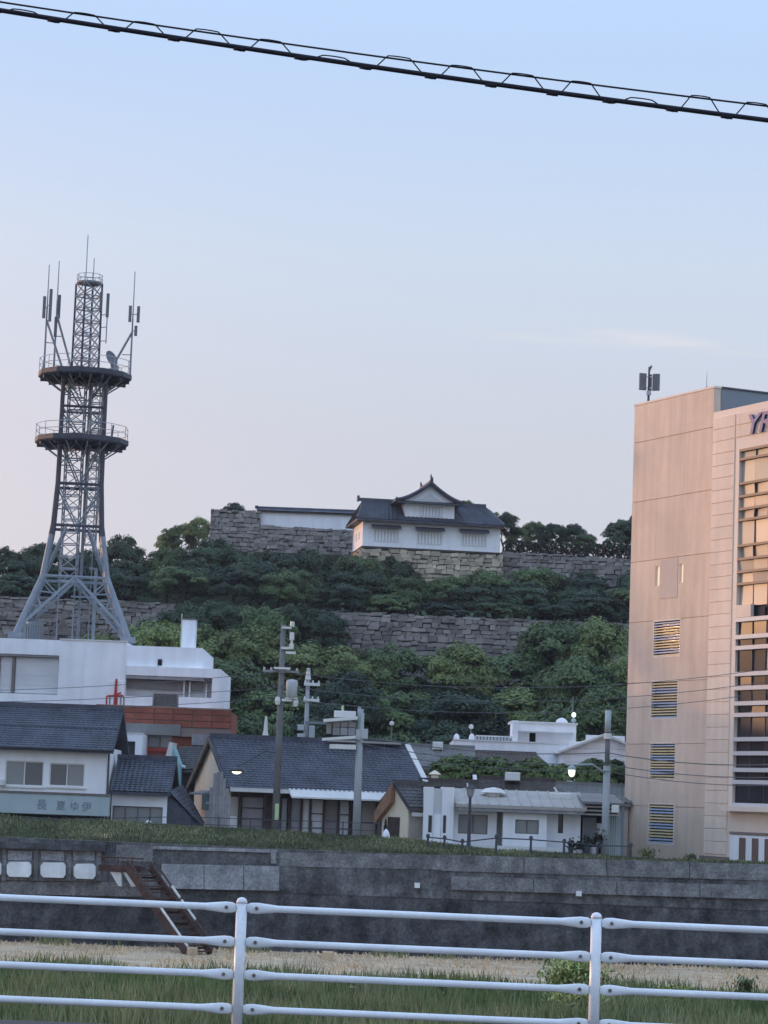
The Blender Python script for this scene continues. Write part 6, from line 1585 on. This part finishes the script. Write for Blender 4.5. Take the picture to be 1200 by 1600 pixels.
# ------------------------------------------------------------------ bank railings, staircase
def bank_railings():
    def fence(name, label, pts, hpx, m, r, rails, big=False):
        o0 = pts[0]; root = tag(empty(name, o0), label, 'railing'); tops = []
        for p, h in zip(pts, hpx):
            q = p-o0
            MB().tube((q.x,q.y,q.z-.5),(q.x,q.y,q.z+h),r, n=8).build('post', M[m], root)
            if big: MB().lathe([(r*1.5,h-.12),(r*1.7,h-.02),(r*1.2,h+.05),(.01,h+.07)],(q.x,q.y,q.z),10).build('post_cap', M[m], root)
            tops.append(Vector((q.x,q.y,q.z+h)))
        for f in rails:
            for i in range(len(tops)-1):
                a, c = tops[i], tops[i+1]; ha, hc = hpx[i], hpx[i+1]
                MB().tube((a.x,a.y,a.z-ha*(1-f)),(c.x,c.y,c.z-hc*(1-f)),r*.62,n=6).build('rail', M[m], root)
    Y = 120.6; k = S(Y)
    P = [(668,1329),(694,1332),(722,1333),(775,1332),(829,1335),(881,1338),(933,1342),(985,1346)]
    fence('bank_railing', 'low dark post and rail fence along the bank in front of the white bungalow', [at(x,y,Y) for x,y in P], [.72,.74,.60,.78,.80,.76,.72,.82], 'darksteel', .055, (.86,), True)
    P = [(28,1316),(86,1316),(140,1314),(232,1307),(294,1306),(341,1308),(390,1310),(438,1312),(486,1313),(535,1315),(590,1317)]
    Y = 122.4
    fence('bank_railing', 'thin dark wire fence on the grass bank at left', [at(x,y,Y) for x,y in P], [1.25,1.15,1.1]+[.95]*8, 'darksteel', .032, (.95,.60))
bank_railings()

def staircase():
    # rusty steel stair coming down the river wall towards the river and to the right
    Yt = 116.6; top = at(216, 1354, Yt); 
    root = tag(empty('steel_staircase', top), 'rusty steel staircase with white handrail lengths going down the river wall', 'staircase')
    drop = top.z + 5.0 - .05; ang = R(-51); run = drop*1.42
    d = Vector((math.cos(ang), math.sin(ang), 0)); w = Vector((-math.sin(ang), math.cos(ang), 0))
    W_ = 1.3
    bot = d*run + Vector((0,0,-drop))
    def bar(name, p, q, hh, tt, m):
        # upright plank between p and q, height hh, thickness tt along w
        a = w*tt/2; u = Vector((0,0,hh/2))
        MB().hexa([p-a-u, q-a-u, q+a-u, p+a-u, p-a+u, q-a+u, q+a+u, p+a+u]).build(name, M[m], root)
    for s_ in (-1, 1):
        o = w*s_*W_/2; bar('stringer', o, bot+o, .42, .07, 'rust')
    n = 15
    for i in range(n):
        c = bot*((i+.5)/n); a = w*(W_/2-.04); e = d*.13; u = Vector((0,0,.03))
        MB().hexa([c-a-e-u,c-a+e-u,c+a+e-u,c+a-e-u,c-a-e+u,c-a+e+u,c+a+e+u,c+a-e+u]).build('tread', M['rust'], root)
        c2 = c - d*.13 + Vector((0,0,-.11)); e2 = d*.012
        if i % 2: MB().hexa([c2-a-e2-u*2,c2-a+e2-u*2,c2+a+e2-u*2,c2+a-e2-u*2,c2-a-e2+u,c2-a+e2+u,c2+a+e2+u,c2+a-e2+u]).build('riser', M['rust'], root)
    # landing
    L0 = -1.75
    MB().box(L0, .25, -.35, .75, -.10, .0).build('landing', M['rust'], root); MB().box(L0, .2, -.40, -.33, -.26, .04).build('landing_beam', M['rust'], root)
    for x in (-1.5,-.9,-.25):
        MB().tube((x,-.3,0),(x,-.3,.42),.03).build('landing_post', M['rust'], root)
    MB().tube((L0,-.3,.40),(.25,-.3,.36),.035).build('landing_rail', M['rust'], root)
    for x in (-.78,-.2):
        MB().hexa([(x-.05,-.2,-.9),(x+.10,-.2,-.9),(x+.1,.3,-.9),(x-.05,.3,-.9),(x-.45,-.3,-.27),(x+.05,-.3,-.27),(x+.05,.3,-.27),(x-.45,.3,-.27)]).build('landing_bracket', M['wallW'], root)
    # handrails: white lengths that remain
    up = Vector((0,0,.42))
    def rail(s_, a, b_, m, r=.055):
        o = w*s_*(W_/2+.05); p, q = bot*a+o+up, bot*b_+o+up; MB().tube(p, q, r, n=8).build('handrail', M[m], root)
        for t in (a+.02, b_-.02): MB().tube(bot*t+o, bot*t+o+up, .025, n=6).build('baluster', M['rust'], root)
    rail(-1, .56, 1.02, 'pipewhite'); rail(1, .34, .47, 'pipewhite', .06); rail(1, .50, .72, 'pipewhite'); rail(1, .74, .98, 'rust', .045); rail(-1, .02, .5, 'rust', .04); rail(1,.02,.33,'rust',.04)
staircase()

# ------------------------------------------------------------------ grass
def blades(name, label, n, xr, yr, zf, hr, w, m, lean=.35, seed=1, cl=None):
    g = np.random.default_rng(seed)
    X = g.uniform(*xr, n); Y = g.uniform(*yr, n)
    if cl is not None:
        keep = cl(X, Y, g) ; X, Y = X[keep], Y[keep]; n = len(X)
    Z = zf(X, Y); h = g.uniform(*hr, n)*(.75+.5*np.clip(np.sin(X*.9+np.cos(Y*.7)*2)*.5+.5,0,1)); an = g.uniform(0,6.28,n); a2 = g.uniform(-.9,.9,n)
    B = np.stack([X,Y,Z],1); D = np.stack([np.cos(an),np.sin(an),0*an],1); Wd = np.stack([np.cos(a2),np.sin(a2),0*a2],1)
    up = np.array([0,0,1.0]); ln = g.uniform(.1,lean,n)[:,None]*h[:,None]; ww = w*g.uniform(.6,1.3,n)[:,None]
    mid_ = B+up*h[:,None]*.6+D*ln*.35; tip = B+up*h[:,None]+D*ln
    V = np.stack([B-Wd*ww,B+Wd*ww,mid_+Wd*ww*.8,mid_-Wd*ww*.8,tip],1).reshape(-1,3)
    i = np.arange(n)*5
    idx = np.stack([i,i+1,i+2,i+3,i+3,i+2,i+4],1).ravel().astype(np.int32)
    ls = np.stack([np.arange(n)*7,np.arange(n)*7+4],1).ravel().astype(np.int32)
    me = bpy.data.meshes.new(name); me.vertices.add(len(V)); me.vertices.foreach_set('co', V.astype(np.float32).ravel())
    me.loops.add(len(idx)); me.loops.foreach_set('vertex_index', idx); me.polygons.add(len(ls)); me.polygons.foreach_set('loop_start', ls)
    me.update(calc_edges=True); me.validate(); me.materials.append(M[m]); o = bpy.data.objects.new(name, me); col.objects.link(o)
    return tag(o, label, None, None, 'stuff')
zb5 = lambda X, Y: np.full_like(X, -5.02)
blades('river_grass', 'green grass growing on the riverbed', 52000, (-24,24), (74,97), zb5, (.35,.85), .028, 'grassG', seed=2)
blades('pale_river_grass', 'pale flowering grass stalks among the green', 26000, (-23,23), (72,95), zb5, (.55,1.15), .020, 'grassP', seed=3, cl=lambda X,Y,g: (np.sin(X*1.7)+np.sin(X*.63+2)+g.normal(size=len(X))*.5 > .35) | (Y < 83.5))
blades('dry_grass', 'dry straw coloured grass in front of the river wall', 17000, (-24,24), (95,117.4), zb5, (.05,.22), .035, 'grassT', lean=.9, seed=4)
blades('wall_foot_weeds', 'thin weeds at the foot of the river wall', 2600, (-24,24), (115.5,117.4), zb5, (.2,.6), .03, 'grassP', seed=8, cl=lambda X,Y,g: np.sin(X*.8)+np.sin(X*2.1)+g.normal(size=len(X))*.4 > .9)
vzb = np.vectorize(zbank)
blades('bank_grass', 'green grass on the bank above the river wall', 34000, (-24,20), (118.7,124.0), vzb, (.06,.20), .03, 'grassB', lean=.8, seed=5)
blades('pale_bank_grass', 'yellowed grass tufts on the bank top', 16000, (-24,20), (119.5,124.2), vzb, (.08,.24), .03, 'grassP', lean=.7, seed=6, cl=lambda X,Y,g: np.sin(X*1.3)+np.sin(X*.41)+g.normal(size=len(X))*.5 > 0)
def weeds():
    r_ = random.Random(8)
    def bush(px, py, Y, wd, ht, n, label, m='grassG', m2='grassP', s_=.16):
        p = at(px, py, Y); o = tag(empty('weed_clump', p), label, 'weed')
        for k, mm in enumerate((m, m2)):
            mb = MB()
            for i in range(n if k == 0 else n//3):
                q = Vector((r_.gauss(0, wd*.42), r_.gauss(0, wd*.3), abs(r_.triangular(0, ht, ht*.55)))); a = Vector((r_.gauss(0,1), r_.gauss(0,1), r_.gauss(.6,.8))).normalized()*s_*r_.uniform(.6,1.3); c = a.cross(Vector((r_.random()-.5,r_.random()-.5,1))).normalized()*s_*.35
                mb.quad(q-a, q-c, q+a, q+c)
            tag(mb.build('leaves' if k == 0 else 'seed_heads', M[mm], o), kind='stuff')
        st = MB()
        for i in range(7): x = r_.gauss(0,wd*.3); st.tube((x,0,-.1),(x+r_.gauss(0,.1),0,ht*.85),.015,.008,4)
        st.build('stems', M['grassP'], o)
    bush(897, 1565, 92, 1.3, 1.6, 1500, 'tall yellowish green weed clump standing left of the right fence post', 'grassY', 'grassG', .13)
    bush(903, 1595, 84, .9, 1.2, 800, 'lower pale weed clump in front of the tall weed clump by the right fence post', 'grassY', 'grassG', .12)
    for i, (px, py, Y, w_, h_, lb, m_) in enumerate(((95,1585,86,.5,.95,'pale weed tuft in the grass at the far left','grassP'),(330,1575,88,.45,.8,'weed tuft in the grass just left of the left fence post','grassY'),(560,1580,87,.5,.9,'pale weed tuft in the grass right of the left fence post','grassP'),(690,1572,89,.4,.9,'tall thin weed tuft between the two fence posts','grassP'),(1060,1570,89,.6,.7,'broad low weed tuft right of the right fence post','grassY'),(1165,1560,91,.5,.8,'weed tuft at the far right of the grass','grassG'))):
        bush(px, py, Y, w_, h_, 260, lb, m_, 'grassG' if m_ != 'grassG' else 'grassP', .10)
    bush(1013, 1342, 121.8, .5, .55, 160, 'weed tuft at the foot of the beige block', 'leafG', 'grassP', .09)
    bush(1080, 1345, 121.8, .45, .35, 120, 'low weed tuft at the foot of the beige block near its plinth', 'leafG', 'grassP', .08)
    bush(166, 1320, 118.9, .3, .5, 60, 'dry weed growing on the wall top above the staircase landing', 'grassT', 'grassP', .07)
    bush(820, 1352, 118.7, .25, .4, 50, 'small dry weed growing from the wall joint below the planters', 'grassT', 'grassP', .06)
    for px, py in ((512,1496),(300,1490)):
        p = at(px, py, 112); o = tag(MB().bbox(-.22,.22,-.2,.2,-.3,.26,.05).build('stake_stone', M['sand']), 'small straw coloured block in the dry grass, ' + ('right' if px > 400 else 'left') + ' of the left fence post', 'block'); o.location = p
weeds()

# ------------------------------------------------------------------ evening air
def haze():
    o = MB().box(-3800, 3800, -190, 8900, -6.2, 60).build('haze', None)
    m = bpy.data.materials.new('evening_air'); m.use_nodes = True; n = m.node_tree.nodes; n.remove(n['Principled BSDF'])
    v = n.new('ShaderNodeVolumePrincipled'); v.inputs['Color'].default_value = (.80,.88,1.0,1); v.inputs['Density'].default_value = .00013; v.inputs['Anisotropy'].default_value = .2
    m.node_tree.links.new(v.outputs[0], n['Material Output'].inputs['Volume']); o.data.materials.append(m); tag(o, kind='stuff')
haze()
